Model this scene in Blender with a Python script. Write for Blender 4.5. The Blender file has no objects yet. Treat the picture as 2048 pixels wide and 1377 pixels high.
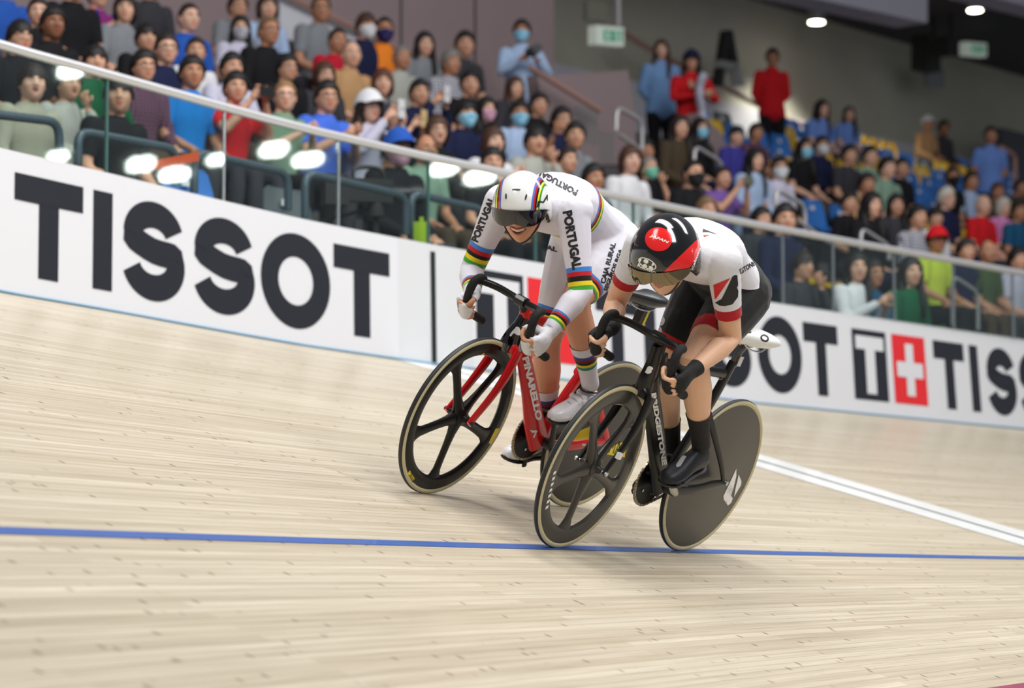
import bpy, bmesh, math, random
import numpy as np
from mathutils import Vector, Matrix
from mathutils.bvhtree import BVHTree

SC = bpy.context.scene
COL = SC.collection
R = math.radians
random.seed(7)

# ------------------------------------------------------------------ camera
F_PX, CX, CY, HORIZON, CAMZ = 5500.0, 1024.0, 688.5, 1180.0, 0.62
PITCH = math.atan2(HORIZON - CY, F_PX)
cd = bpy.data.cameras.new('camera')
cam = bpy.data.objects.new('camera', cd)
COL.objects.link(cam)
cd.sensor_fit = 'HORIZONTAL'
cd.sensor_width = 36.0
cd.lens = 36.0 * F_PX / 2048.0
cam.location = (0, 0, CAMZ)
cam.rotation_euler = (math.pi / 2 + PITCH, 0, 0)
cd.clip_end = 300
cd.dof.use_dof = True
cd.dof.focus_distance = 10.3
cd.dof.aperture_fstop = 2.7
SC.camera = cam

# ------------------------------------------------------------------ world, lights, exposure
SC.view_settings.view_transform = 'Standard'
SC.view_settings.look = 'None'
SC.view_settings.gamma = 1.0
SC.view_settings.use_curve_mapping = False
SC.view_settings.exposure = 0.0
w = bpy.data.worlds.new('hall_light')
SC.world = w
w.use_nodes = True
bg = w.node_tree.nodes['Background']
bg.inputs[0].default_value = (0.86, 0.90, 1.0, 1)
bg.inputs[1].default_value = 0.19

def area(name, loc, target, size, power, color=(1, 1, 1), sy=None, spread=160):
    ld = bpy.data.lights.new(name, 'AREA')
    ld.energy = power
    ld.color = color
    ld.shape = 'RECTANGLE'
    ld.size = size
    ld.size_y = sy or size
    ld.spread = R(spread)
    o = bpy.data.objects.new(name, ld)
    COL.objects.link(o)
    o.location = loc
    o.rotation_euler = (Vector(target) - Vector(loc)).to_track_quat('-Z', 'Y').to_euler()
    return o
# arena light banks hung over the track and the infield
area('light_bank_track', (1.5, 11.0, 11.5), (0.0, 12.5, 1.0), 3.0, 850, (1.0, 0.99, 0.97), 9.0)
area('light_bank_infield', (7.0, 4.0, 11.0), (0.0, 11.5, 1.0), 3.0, 970, (1.0, 0.99, 0.97), 9.0)
area('light_bank_straight', (9.0, 17.0, 12.5), (4.0, 20.0, 1.5), 3.0, 780, (1.0, 0.99, 0.97), 9.0)
area('light_bank_bend', (-4.0, 4.5, 11.0), (-1.5, 11.0, 1.0), 2.5, 380, (1.0, 0.99, 0.97), 6.0)

# ------------------------------------------------------------------ helpers
def srgb(r, g, b):
    f = lambda c: (c / 255 / 12.92) if c / 255 <= 0.04045 else ((c / 255 + 0.055) / 1.055) ** 2.4
    return (f(r), f(g), f(b), 1.0)

MATS = {}
def mat(name, rgb, rough=0.6, metal=0.0, spec=0.5, coat=0.0, noise=0.0, nscale=30.0, bump=0.0, bscale=120.0, emit=None, estr=0.0):
    """procedural principled material; noise varies the tone, bump gives fine relief"""
    if name in MATS: return MATS[name]
    m = bpy.data.materials.new(name)
    m.use_nodes = True
    nt = m.node_tree
    p = nt.nodes['Principled BSDF']
    c = srgb(*rgb)
    p.inputs['Base Color'].default_value = c
    p.inputs['Roughness'].default_value = rough
    p.inputs['Metallic'].default_value = metal
    p.inputs['Specular IOR Level'].default_value = spec
    p.inputs['Coat Weight'].default_value = coat
    p.inputs['Coat Roughness'].default_value = 0.06
    if noise or bump:
        tc = nt.nodes.new('ShaderNodeTexCoord')
    if noise:
        n = nt.nodes.new('ShaderNodeTexNoise')
        n.inputs['Scale'].default_value = nscale
        n.inputs['Detail'].default_value = 4
        nt.links.new(tc.outputs['Object'], n.inputs['Vector'])
        r = nt.nodes.new('ShaderNodeMix'); r.data_type = 'RGBA'
        k0 = [max(0, v * (1 - noise)) for v in c[:3]] + [1]
        k1 = [min(1, v * (1 + noise)) for v in c[:3]] + [1]
        r.inputs[6].default_value = k0; r.inputs[7].default_value = k1
        nt.links.new(n.outputs['Fac'], r.inputs[0])
        nt.links.new(r.outputs[2], p.inputs['Base Color'])
    if bump:
        n2 = nt.nodes.new('ShaderNodeTexNoise')
        n2.inputs['Scale'].default_value = bscale
        n2.inputs['Detail'].default_value = 3
        nt.links.new(tc.outputs['Object'], n2.inputs['Vector'])
        b = nt.nodes.new('ShaderNodeBump')
        b.inputs['Strength'].default_value = bump
        b.inputs['Distance'].default_value = 0.01
        nt.links.new(n2.outputs['Fac'], b.inputs['Height'])
        nt.links.new(b.outputs['Normal'], p.inputs['Normal'])
    if emit:
        p.inputs['Emission Color'].default_value = srgb(*emit)
        p.inputs['Emission Strength'].default_value = estr
    MATS[name] = m
    return m

def link(name, me, parent=None, material=None, M=None):
    o = bpy.data.objects.new(name, me)
    COL.objects.link(o)
    if material is not None:
        if isinstance(material, (list, tuple)):
            for k in material: me.materials.append(k)
        elif not me.materials: me.materials.append(material)
    if M is not None: o.matrix_world = M
    if parent is not None: o.parent = parent
    return o

def tag(o, label=None, cat=None, group=None, kind=None):
    if label: o['label'] = label
    if cat: o['category'] = cat
    if group: o['group'] = group
    if kind: o['kind'] = kind
    return o

def empty(name, loc=(0, 0, 0), rz=0.0, M=None):
    o = bpy.data.objects.new(name, None)
    COL.objects.link(o)
    o.empty_display_size = 0.1
    if M is not None: o.matrix_world = M
    else:
        o.location = loc; o.rotation_euler = (0, 0, rz)
    return o

class MB:
    """collects vertices and faces, then links them as one mesh"""
    def __init__(s): s.v = []; s.f = []; s.mi = []; s.m = 0
    def add(s, vs, fs):
        b = len(s.v)
        s.v += [tuple(map(float, p)) for p in vs]
        s.f += [tuple(b + i for i in q) for q in fs]
        s.mi += [s.m] * len(fs)
        return s
    def box(s, lo, hi):
        x0, y0, z0 = lo; x1, y1, z1 = hi
        return s.add([(x0,y0,z0),(x1,y0,z0),(x1,y1,z0),(x0,y1,z0),(x0,y0,z1),(x1,y0,z1),(x1,y1,z1),(x0,y1,z1)],
            [(3,2,1,0),(4,5,6,7),(0,1,5,4),(1,2,6,5),(2,3,7,6),(3,0,4,7)])
    def slab(s, pts, vec):
        """polygon extruded by vec"""
        n = len(pts); v = Vector(vec)
        a = [Vector(p) for p in pts]; b = [p + v for p in a]
        return s.add(a + b, [tuple(range(n - 1, -1, -1)), tuple(range(n, 2 * n))] + [(i, (i + 1) % n, n + (i + 1) % n, n + i) for i in range(n)])
    def loft(s, rings, cap=True, closed=False):
        n = len(rings[0]); vs = []; fs = []
        for r in rings: vs += list(r)
        m = len(rings)
        for i in range(m if closed else m - 1):
            for j in range(n):
                a = i * n + j; b = i * n + (j + 1) % n
                c = ((i + 1) % m) * n + (j + 1) % n; d = ((i + 1) % m) * n + j
                fs.append((a, b, c, d))
        if cap and not closed:
            fs.append(tuple(range(n - 1, -1, -1)))
            fs.append(tuple((m - 1) * n + j for j in range(n)))
        return s.add(vs, fs)
    def tube(s, pts, rad, n=10, flat=None, up=None, cap=True):
        """sweep an ellipse along pts; rad number or list of r or (ra, rb); ra along 'up'-perpendicular side"""
        P = [Vector(p) for p in pts]
        rings = []
        pu = Vector(up) if up is not None else None
        for i, p in enumerate(P):
            t = (P[min(i + 1, len(P) - 1)] - P[max(i - 1, 0)]).normalized()
            if pu is None:
                pu = Vector((0, 0, 1)) if abs(t.z) < 0.9 else Vector((1, 0, 0))
            sd = t.cross(pu).normalized()
            u2 = sd.cross(t).normalized()
            if up is None: pu = u2
            r = rad[i] if isinstance(rad, (list, tuple)) else rad
            ra, rb = r if isinstance(r, (list, tuple)) else (r, r)
            rings.append([p + sd * (ra * math.cos(2 * math.pi * k / n)) + u2 * (rb * math.sin(2 * math.pi * k / n)) for k in range(n)])
        return s.loft(rings, cap)
    def sphere(s, c, r, nu=16, nv=10, M=None):
        rx, ry, rz = r if isinstance(r, (list, tuple)) else (r, r, r)
        c = Vector(c); vs = []; fs = []
        for i in range(1, nv):
            th = math.pi * i / nv
            for j in range(nu):
                ph = 2 * math.pi * j / nu
                q = Vector((rx * math.sin(th) * math.cos(ph), ry * math.sin(th) * math.sin(ph), rz * math.cos(th)))
                vs.append(c + (M @ q if M is not None else q))
        q = Vector((0, 0, rz)); q = M @ q if M is not None else q
        vs += [c + q, c - q]
        T = len(vs) - 2
        for i in range(nv - 2):
            for j in range(nu):
                a = i * nu + j; b = i * nu + (j + 1) % nu
                fs.append((a, a + nu, b + nu, b))
        for j in range(nu):
            fs.append((T, j, (j + 1) % nu))
            l = (nv - 2) * nu
            fs.append((T + 1, l + (j + 1) % nu, l + j))
        return s.add(vs, fs)
    def cyl(s, a, b, r, n=16, r2=None):
        return s.tube([a, b], [r, r2 if r2 is not None else r], n)
    def mesh(s, name, smooth=True, mats=None):
        me = bpy.data.meshes.new(name)
        me.from_pydata(s.v, [], s.f)
        me.update()
        bm = bmesh.new(); bm.from_mesh(me)
        bmesh.ops.recalc_face_normals(bm, faces=bm.faces)
        bm.to_mesh(me); bm.free()
        me.polygons.foreach_set('material_index', s.mi)
        if smooth:
            me.polygons.foreach_set('use_smooth', [True] * len(me.polygons))
            me.set_sharp_from_angle(angle=R(38))
        if mats:
            for k in mats: me.materials.append(k)
        return me
    def build(s, name, material, parent=None, M=None, smooth=True):
        return link(name, s.mesh(name, smooth), parent, material, M)

def catmull(P, n=6):
    P = [Vector(p) for p in P]; out = []
    for i in range(len(P) - 1):
        p0 = P[max(i - 1, 0)]; p1 = P[i]; p2 = P[i + 1]; p3 = P[min(i + 2, len(P) - 1)]
        for k in range(n):
            t = k / n
            out.append(0.5 * ((2 * p1) + (p2 - p0) * t + (2 * p0 - 5 * p1 + 4 * p2 - p3) * t * t + (3 * p1 - p0 - 3 * p2 + p3) * t ** 3))
    out.append(P[-1])
    return out

# ------------------------------------------------------------------ pixel directions
_F = Vector((0, math.cos(PITCH), math.sin(PITCH))); _U = Vector((0, -math.sin(PITCH), math.cos(PITCH))); _R = Vector((1, 0, 0))
EYE = Vector((0, 0, CAMZ))
def ray(px, py): return _F + _R * ((px - CX) / F_PX) - _U * ((py - CY) / F_PX)

# ------------------------------------------------------------------ plan of the track: s runs along the blue line from the finish line (downstream positive)
DW = 4.583            # blue line to outer wall, horizontally
S0, S1, DS = -42.0, 14.0, 0.05
_S = np.arange(S0, S1 + 1e-6, DS)
_PH = np.radians(np.where(_S < 0, 40.25, 40.25 - 2.0 * _S))
_i0 = int(np.argmin(abs(_S)))
_X = np.cumsum(-np.sin(_PH)) * DS; _Y = np.cumsum(-np.cos(_PH)) * DS
_X += 3.003 - _X[_i0]; _Y += 14.226 - _Y[_i0]
_ZW = np.interp(_S, [-42, -12, -7.3, -4.7, -3.5, 0, 1.04, 2.38, 3.1, 4, 8, 14], [1.28, 1.31, 1.322, 1.333, 1.34, 1.405, 1.442, 1.518, 1.547, 1.60, 1.86, 2.3]) + CAMZ
ZB = 0.154 + CAMZ
def plan(s):
    x = np.interp(s, _S, _X); y = np.interp(s, _S, _Y); p = np.interp(s, _S, _PH)
    return Vector((x, y, 0)), Vector((-math.cos(p), math.sin(p), 0)), Vector((-math.sin(p), -math.cos(p), 0))   # point, outward, along
def zwall(s): return float(np.interp(s, _S, _ZW))
def track(s, e, dz=0.0):
    """point on the boards of the track; e metres outward from the blue line"""
    b, o, t = plan(s)
    return b + o * e + Vector((0, 0, ZB + (zwall(s) - ZB) * e / DW + dz))
def stand(s, d, z):
    """point d metres behind the outer wall at height z"""
    b, o, t = plan(s)
    return b + o * (DW + d) + Vector((0, 0, z))
def hit(px, py, d):
    """where the direction of a pixel meets the upright surface d metres behind the outer wall: (s, point)"""
    r = ray(px, py)
    e = DW + d
    cx = _X - np.cos(_PH) * e; cy = _Y + np.sin(_PH) * e
    c = cx * r.y - cy * r.x
    j = np.where((np.sign(c[:-1]) != np.sign(c[1:])) & (cy[:-1] > 1))[0]
    j = int(j[-1]) if len(j) else (0 if abs(c[0]) < abs(c[-1]) else len(c) - 2)
    t = c[j] / (c[j] - c[j + 1])
    s = S0 + (j + t) * DS
    y = cy[j] + t * (cy[j + 1] - cy[j])
    return float(s), EYE + r * float(y / r.y)
def on_track(px, py):
    """where the direction of a pixel meets the banked boards: (s, e)"""
    r = ray(px, py); best = None
    for k in range(60, 600):
        P = EYE + r * (k * 0.05)
        i = int(np.argmin((_X - P.x) ** 2 + (_Y - P.y) ** 2))
        e = (P.x - _X[i]) * -math.cos(_PH[i]) + (P.y - _Y[i]) * math.sin(_PH[i])
        h = P.z - (ZB + (_ZW[i] - ZB) * e / DW)
        if h < 0: return float(_S[i]), float(e)
    return None
# ------------------------------------------------------------------ TRACK
def wood_material():
    m = bpy.data.materials.new('track_timber'); m.use_nodes = True
    nt = m.node_tree; N = nt.nodes; L = nt.links
    p = N['Principled BSDF']
    uv = N.new('ShaderNodeUVMap')
    mp = N.new('ShaderNodeMapping'); L.new(uv.outputs[0], mp.inputs[0])
    br = N.new('ShaderNodeTexBrick')
    br.inputs['Color1'].default_value = srgb(205, 196, 179); br.inputs['Color2'].default_value = srgb(190, 179, 160)
    br.inputs['Mortar'].default_value = srgb(160, 144, 118)
    br.inputs['Scale'].default_value = 1.0; br.inputs['Mortar Size'].default_value = 0.0011
    br.inputs['Brick Width'].default_value = 3.1; br.inputs['Row Height'].default_value = 0.038
    br.inputs['Bias'].default_value = 0.0; br.offset = 0.37; br.offset_frequency = 2
    L.new(mp.outputs[0], br.inputs['Vector'])
    # broad tone drift along the boards and grain
    def noise(sx, sy, sc, det=4):
        q = N.new('ShaderNodeMapping'); q.inputs['Scale'].default_value = (sx, sy, 1); L.new(uv.outputs[0], q.inputs[0])
        n = N.new('ShaderNodeTexNoise'); n.inputs['Scale'].default_value = sc; n.inputs['Detail'].default_value = det
        L.new(q.outputs[0], n.inputs['Vector']); return n
    def ramp(src, pts):
        r = N.new('ShaderNodeValToRGB'); e = r.color_ramp.elements
        e[0].position, e[0].color = pts[0]; e[1].position, e[1].color = pts[1]
        L.new(src, r.inputs[0]); return r
    def mul(a, b, fac=1.0):
        x = N.new('ShaderNodeMix'); x.data_type = 'RGBA'; x.blend_type = 'MULTIPLY'; x.inputs[0].default_value = fac
        L.new(a, x.inputs[6]); L.new(b, x.inputs[7]); return x.outputs[2]
    g1 = ramp(noise(0.5, 26, 1.0).outputs['Fac'], [(0.3, (0.80, 0.78, 0.74, 1)), (0.7, (1.08, 1.08, 1.08, 1))])
    g2 = ramp(noise(2.5, 160, 1.0).outputs['Fac'], [(0.3, (0.86, 0.84, 0.80, 1)), (0.7, (1.06, 1.06, 1.06, 1))])
    c = mul(br.outputs['Color'], g1.outputs[0]); c = mul(c, g2.outputs[0])
    # knots: short dark dashes across the strips
    q = N.new('ShaderNodeMapping'); q.inputs['Scale'].default_value = (20.0, 11.0, 1); L.new(uv.outputs[0], q.inputs[0])
    nz = noise(40, 14, 1.0, 2)
    vm = N.new('ShaderNodeVectorMath'); vm.operation = 'ADD'; L.new(q.outputs[0], vm.inputs[0])
    sc = N.new('ShaderNodeVectorMath'); sc.operation = 'SCALE'; sc.inputs['Scale'].default_value = 0.10; L.new(nz.outputs['Color'], sc.inputs[0]); L.new(sc.outputs[0], vm.inputs[1])
    vo = N.new('ShaderNodeTexVoronoi'); vo.inputs['Scale'].default_value = 1.0; vo.inputs['Randomness'].default_value = 1.0
    q2 = N.new('ShaderNodeVectorMath'); q2.operation = 'MULTIPLY'; q2.inputs[1].default_value = (1, 1, 1)
    L.new(vm.outputs[0], q2.inputs[0]); L.new(q2.outputs[0], vo.inputs['Vector'])
    rk = ramp(vo.outputs['Distance'], [(0.10, (0.30, 0.24, 0.19, 1)), (0.19, (1, 1, 1, 1))])
    pick = N.new('ShaderNodeMath'); pick.operation = 'GREATER_THAN'; pick.inputs[1].default_value = 0.55
    L.new(vo.outputs['Color'], pick.inputs[0])
    x = N.new('ShaderNodeMix'); x.data_type = 'RGBA'; x.blend_type = 'MULTIPLY'
    L.new(pick.outputs[0], x.inputs[0]); L.new(c, x.inputs[6]); L.new(rk.outputs[0], x.inputs[7])
    L.new(x.outputs[2], p.inputs['Base Color'])
    p.inputs['Roughness'].default_value = 0.42
    p.inputs['Specular IOR Level'].default_value = 0.2
    p.inputs['Coat Weight'].default_value = 0.16; p.inputs['Coat Roughness'].default_value = 0.2
    b = N.new('ShaderNodeBump'); b.inputs['Strength'].default_value = 0.05; b.inputs['Distance'].default_value = 0.003
    L.new(g1.outputs[0], b.inputs['Height']); L.new(b.outputs[0], p.inputs['Normal'])
    L.new(b.outputs[0], p.inputs['Coat Normal'])
    return m

SS = [S0 + 1.5 + 0.4 * k for k in range(int((S1 - S0 - 2) / 0.4))]
EE = [-2.65 + (DW + 2.65) * k / 14 for k in range(15)]
vs = []; fs = []; uvs = []
for s in SS:
    for e in EE:
        vs.append(track(s, e)); uvs.append((s, e))
ne = len(EE)
for i in range(len(SS) - 1):
    for j in range(ne - 1):
        fs.append((i * ne + j, i * ne + j + 1, (i + 1) * ne + j + 1, (i + 1) * ne + j))
me = bpy.data.meshes.new('track'); me.from_pydata([tuple(v) for v in vs], [], fs)
ul = me.uv_layers.new(name='UVMap')
for lp in me.loops: ul.data[lp.index].uv = uvs[lp.vertex_index]
me.polygons.foreach_set('use_smooth', [True] * len(me.polygons)); me.update()
bm = bmesh.new(); bm.from_mesh(me)
bmesh.ops.recalc_face_normals(bm, faces=bm.faces)
if sum(f.normal.z for f in bm.faces) < 0: bmesh.ops.reverse_faces(bm, faces=bm.faces)
bm.to_mesh(me); bm.free()
TRACK = tag(link('track', me, None, wood_material()), 'banked pale timber cycling track of narrow strips', 'track', kind='structure')

def stripe(name, m, e0, e1, s0, s1, dz=0.002, step=0.4):
    """painted band on the track between two distances from the blue line"""
    n = max(2, int(abs(s1 - s0) / step)); k = max(1, int(abs(e1 - e0) / 0.3))
    mb = MB(); vv = []
    for i in range(n + 1):
        s = s0 + (s1 - s0) * i / n
        for j in range(k + 1):
            vv.append(track(s, e0 + (e1 - e0) * j / k, dz))
    ff = [(i * (k + 1) + j, i * (k + 1) + j + 1, (i + 1) * (k + 1) + j + 1, (i + 1) * (k + 1) + j) for i in range(n) for j in range(k)]
    mb.add(vv, ff)
    o = mb.build(name, m, TRACK)
    return o
paint = lambda n, c: mat(n, c, 0.4, noise=0.12, nscale=6, spec=0.5, coat=0.3)
stripe('stayers_line', paint('paint_blue', (62, 98, 168)), -0.028, 0.028, SS[0], SS[-1])
stripe('sprinters_line', paint('paint_crimson', (150, 62, 88)), -1.60, -1.545, SS[0], SS[-1])
stripe('finish_band', paint('paint_white', (232, 233, 232)), -2.6, DW - 0.005, -0.29, 0.29, 0.0025)
stripe('finish_centre_line', paint('paint_black', (38, 46, 46)), -2.6, DW - 0.005, -0.02, 0.02, 0.0035)

# infield floor beside the track
mb = MB()
pts = [track(s, -2.65) for s in SS[::2]]
zf = 0.0
mb.add([(p.x, p.y, p.z) for p in pts] + [(p.x + 14 * -plan(s)[1].x, p.y + 14 * -plan(s)[1].y, zf) for p, s in zip(pts, SS[::2])] + [(p.x + 0.5 * -plan(s)[1].x, p.y + 0.5 * -plan(s)[1].y, zf) for p, s in zip(pts, SS[::2])],
       [(i, i + 1, 2 * len(pts) + i + 1, 2 * len(pts) + i) for i in range(len(pts) - 1)] + [(2 * len(pts) + i, 2 * len(pts) + i + 1, len(pts) + i + 1, len(pts) + i) for i in range(len(pts) - 1)])
tag(mb.build('floor', mat('infield_grey', (112, 110, 108), 0.6, noise=0.05)), 'smooth grey infield floor inside the track', 'floor', kind='structure')

# ------------------------------------------------------------------ OUTER WALL WITH ADVERTISING BOARDS
BH = 0.763
def lean(s): return float(np.interp(s, [-9, 3.2], [0.085, 0.0]))       # boards tip outward a little on the straight
def board(s, v, off=0.0):
    """point on the face of the boards, v 0..1 upward, off metres proud of it"""
    b, o, t = plan(s)
    return b + o * (DW + lean(s) * BH * v - off) + Vector((0, 0, zwall(s) + BH * v))
def board_s(px, v=0.5):
    """s of a pixel column on the boards at height fraction v"""
    lo, hi = -14.0, 9.0
    for _ in range(50):
        md = (lo + hi) / 2
        q = board(md, v) - EYE
        d = q.dot(_F); x = CX + F_PX * q.dot(_R) / d
        if x > px: lo = md
        else: hi = md
    return md
M_BW = mat('board_white', (214, 215, 220), 0.5, noise=0.015, nscale=3)
M_BW2 = mat('board_offwhite', (206, 208, 211), 0.5, noise=0.02, nscale=3)
M_INK = mat('board_ink', (31, 34, 43), 0.42, noise=0.06, nscale=2)
M_RED = mat('board_red', (221, 40, 47), 0.45, noise=0.03, nscale=3)

def panel(s_hi, s_lo, label, m):
    """one advertising panel between two positions on the wall"""
    n = max(2, int((s_hi - s_lo) / 0.35)); ring = []
    for i in range(n + 1):
        s = s_hi + (s_lo - s_hi) * i / n
        ring.append([board(s, 0), board(s, 1), board(s, 1, -0.05), board(s, 0, -0.05)])
    o = MB().loft(ring).build('advertising_board', m, None)
    return tag(o, label, 'board')
PX = {}
def flat(parent, name, m, poly_sv, off=0.003):
    """flat printed shape on the boards: list of convex or grid polys in (s, v)"""
    mb = MB()
    for poly in poly_sv:
        mb.add([board(s, v, off) for s, v in poly], [tuple(range(len(poly)))])
    return mb.build(name, m, parent, smooth=False)
def grid_quad(s0, s1, v0, v1, n=4):
    return [[(s0 + (s1 - s0) * i / n, v0), (s0 + (s1 - s0) * (i + 1) / n, v0), (s0 + (s1 - s0) * (i + 1) / n, v1), (s0 + (s1 - s0) * i / n, v1)] for i in range(n)]
def strokes(path, wd):
    """thick polyline in unit letter space -> quads"""
    P = [Vector((a, b)) for a, b in path]; Ls = []; Rs = []
    for i, p in enumerate(P):
        t = (P[min(i + 1, len(P) - 1)] - P[max(i - 1, 0)]).normalized(); n = Vector((-t.y, t.x))
        Ls.append(p + n * wd / 2); Rs.append(p - n * wd / 2)
    return [[tuple(Ls[i]), tuple(Ls[i + 1]), tuple(Rs[i + 1]), tuple(Rs[i])] for i in range(len(P) - 1)]
def letter_polys(ch, asp):
    """polygons in a box 0..asp wide, 0..1 high"""
    W = asp
    if ch == 'T': return [[(0, .735), (W, .735), (W, 1), (0, 1)], [(W * .355, 0), (W * .645, 0), (W * .645, .735), (W * .355, .735)]]
    if ch == 'I': return [[(0, 0), (W, 0), (W, 1), (0, 1)]]
    if ch == 'O':
        n = 40; out = []; 
        for k in range(n):
            a = 2 * math.pi * k / n; b = 2 * math.pi * (k + 1) / n
            f = lambda t, rx, ry: (W / 2 + rx * math.cos(t), .5 + ry * math.sin(t))
            out.append([f(a, W / 2, .525), f(b, W / 2, .525), f(b, W * .25, .268), f(a, W * .25, .268)])
        return out
    if ch == 'S':
        wd = .272
        cx = W / 2; rx = W / 2 - wd / 2; rt = .222; rb = .248
        yt = 1.015 - wd / 2 - rt; yb = -.015 + wd / 2 + rb
        top = [(cx + rx * .93 * math.cos(R(a)), yt + rt * math.sin(R(a))) for a in range(14, 206, 12)]
        bot = [(cx + rx * math.cos(R(a)), yb + rb * math.sin(R(a))) for a in range(28, -172, -12)]
        pth = [(p.x, p.y) for p in catmull([Vector((a, b, 0)) for a, b in top + [(cx, .505)] + bot], 3)]
        return strokes(pth, wd)
def word(parent, chars, v0=.145, v1=.855):
    """chars: (letter, left px, right px)"""
    for ch, xa, xb in chars:
        sa, sb = board_s(xa), board_s(xb)
        asp = abs(sa - sb) * (1 + math.radians(2.0) * DW if sa > 0 else 1) / (BH * (v1 - v0))
        polys = [[(sa + (sb - sa) * x / asp, v0 + (v1 - v0) * y) for x, y in q] for q in letter_polys(ch, asp)]
        flat(parent, 'letter', M_INK, polys)
def tbox(parent, xa, xb, v0=.15, v1=.86):
    sa, sb = board_s(xa), board_s(xb)
    g = lambda a: sa + (sb - sa) * a
    flat(parent, 'logo_square', M_INK, grid_quad(sa, sb, v0, v1, 3))
    h = lambda b: v0 + (v1 - v0) * b
    flat(parent, 'logo_letter', M_BW, [[(g(.09), h(.72)), (g(.91), h(.72)), (g(.91), h(.91)), (g(.09), h(.91))], [(g(.36), h(.09)), (g(.64), h(.09)), (g(.64), h(.72)), (g(.36), h(.72))]], .006)
def crossbox(parent, xa, xb, v0=.15, v1=.86):
    sa, sb = board_s(xa), board_s(xb)
    g = lambda a: sa + (sb - sa) * a
    h = lambda b: v0 + (v1 - v0) * b
    flat(parent, 'logo_square', M_RED, grid_quad(sa, sb, v0, v1, 3))
    flat(parent, 'logo_cross', M_BW, [[(g(.11), h(.39)), (g(.89), h(.39)), (g(.89), h(.61)), (g(.11), h(.61))], [(g(.38), h(.12)), (g(.62), h(.12)), (g(.62), h(.39)), (g(.38), h(.39))], [(g(.38), h(.61)), (g(.62), h(.61)), (g(.62), h(.88)), (g(.38), h(.88))]], .006)
sj = [12.0, board_s(796), board_s(945), board_s(1697), -36.0]
bA = panel(sj[0], sj[1], 'white advertising board with the largest dark lettering, nearest the bend', M_BW)
word(bA, [('T', 27.5, 165), ('I', 185.5, 224), ('S', 243, 369), ('S', 385, 509), ('O', 521, 660), ('T', 667, 779)])
bF = panel(sj[1], sj[2], 'narrow plain white board carrying the upright black finish mark', M_BW2)
flat(bF, 'finish_mark', mat('finish_black', (24, 30, 30), 0.5), [[(board_s(866.5, .5) - .022, 0.0), (board_s(866.5, .5) + .022, 0.0), (board_s(866.5, .5) + .022, .94), (board_s(866.5, .5) - .022, .94)]], .004)
bB = panel(sj[2], sj[3], 'white advertising board passing behind the two racing cyclists', M_BW)
tbox(bB, 952, 1047); crossbox(bB, 1056, 1150)
word(bB, [('T', 1192, 1276), ('I', 1288, 1311), ('S', 1326, 1408), ('S', 1420, 1501), ('O', 1515, 1603), ('T', 1608, 1677)])
bC = panel(sj[3], sj[4], 'white advertising board farthest along the straight, with square emblems', M_BW)
tbox(bC, 1706, 1774); crossbox(bC, 1786, 1852)
word(bC, [('T', 1869, 1930), ('I', 1941, 1958), ('S', 1973, 2032), ('S', 2038, 2096), ('O', 2103, 2165), ('T', 2170, 2222)])
# narrow blue seal along the foot of the boards
mb = MB(); mb.tube([board(s, 0, 0.004) + Vector((0, 0, .008)) for s in [12 - .5 * k for k in range(90)]], .007, 6)
tag(mb.build('trim_1', mat('seal_blue', (120, 160, 190), .6)), 'thin pale blue seal along the foot of the boards', 'trim', kind='structure')

# ------------------------------------------------------------------ GLASS BALUSTRADE AND HANDRAIL
GH = 0.555
def glass_mat():
    m = bpy.data.materials.new('balustrade_glass'); m.use_nodes = True
    nt = m.node_tree; N = nt.nodes; L = nt.links
    N.remove(N['Principled BSDF'])
    out = N['Material Output']
    tr = N.new('ShaderNodeBsdfTransparent'); tr.inputs[0].default_value = (0.875, 0.93, 0.915, 1)
    gl = N.new('ShaderNodeBsdfGlossy'); gl.inputs['Roughness'].default_value = 0.02; gl.inputs[0].default_value = (0.9, 1, .97, 1)
    lw = N.new('ShaderNodeLayerWeight'); lw.inputs[0].default_value = 0.5
    pw = N.new('ShaderNodeMath'); pw.operation = 'POWER'; pw.inputs[1].default_value = 4.0; L.new(lw.outputs['Facing'], pw.inputs[0])
    fr = N.new('ShaderNodeMath'); fr.operation = 'MULTIPLY_ADD'; fr.inputs[1].default_value = 0.9; fr.inputs[2].default_value = 0.035; L.new(pw.outputs[0], fr.inputs[0])
    mx = N.new('ShaderNodeMixShader')
    L.new(fr.outputs[0], mx.inputs[0]); L.new(tr.outputs[0], mx.inputs[1]); L.new(gl.outputs[0], mx.inputs[2])
    L.new(mx.outputs[0], out.inputs[0])
    return m
M_GL = glass_mat()
M_STEEL = mat('brushed_steel', (176, 178, 184), 0.3, 0.75, noise=0.06, nscale=40)
M_RAILTOP = mat('bright_steel', (222, 222, 226), 0.32, 0.55, noise=0.03, nscale=40)
M_GREY_TUBE = mat('slate_tube', (84, 98, 110), 0.35, 0.2, noise=0.05)
M_EDGE = mat('glass_edge', (70, 104, 100), 0.2, 0.0, spec=.6)
gtop = lambda s: zwall(s) + BH + GH
GD = 0.03
joints = [board_s(x, 1.0) for x in (-160, 222, 455, 683, 862, 1075, 1270, 1440, 1567, 1667, 1788, 1906, 2024, 2150)]
nsj = joints + [-15.0]
BAL = tag(empty('glass_balustrade', stand(0, GD, zwall(0) + BH)), 'long glass balustrade with a steel handrail standing on top of the advertising boards', 'balustrade')
def sub(o):
    o.parent = BAL; o.matrix_parent_inverse = Matrix.Translation(-BAL.location); return o
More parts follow.
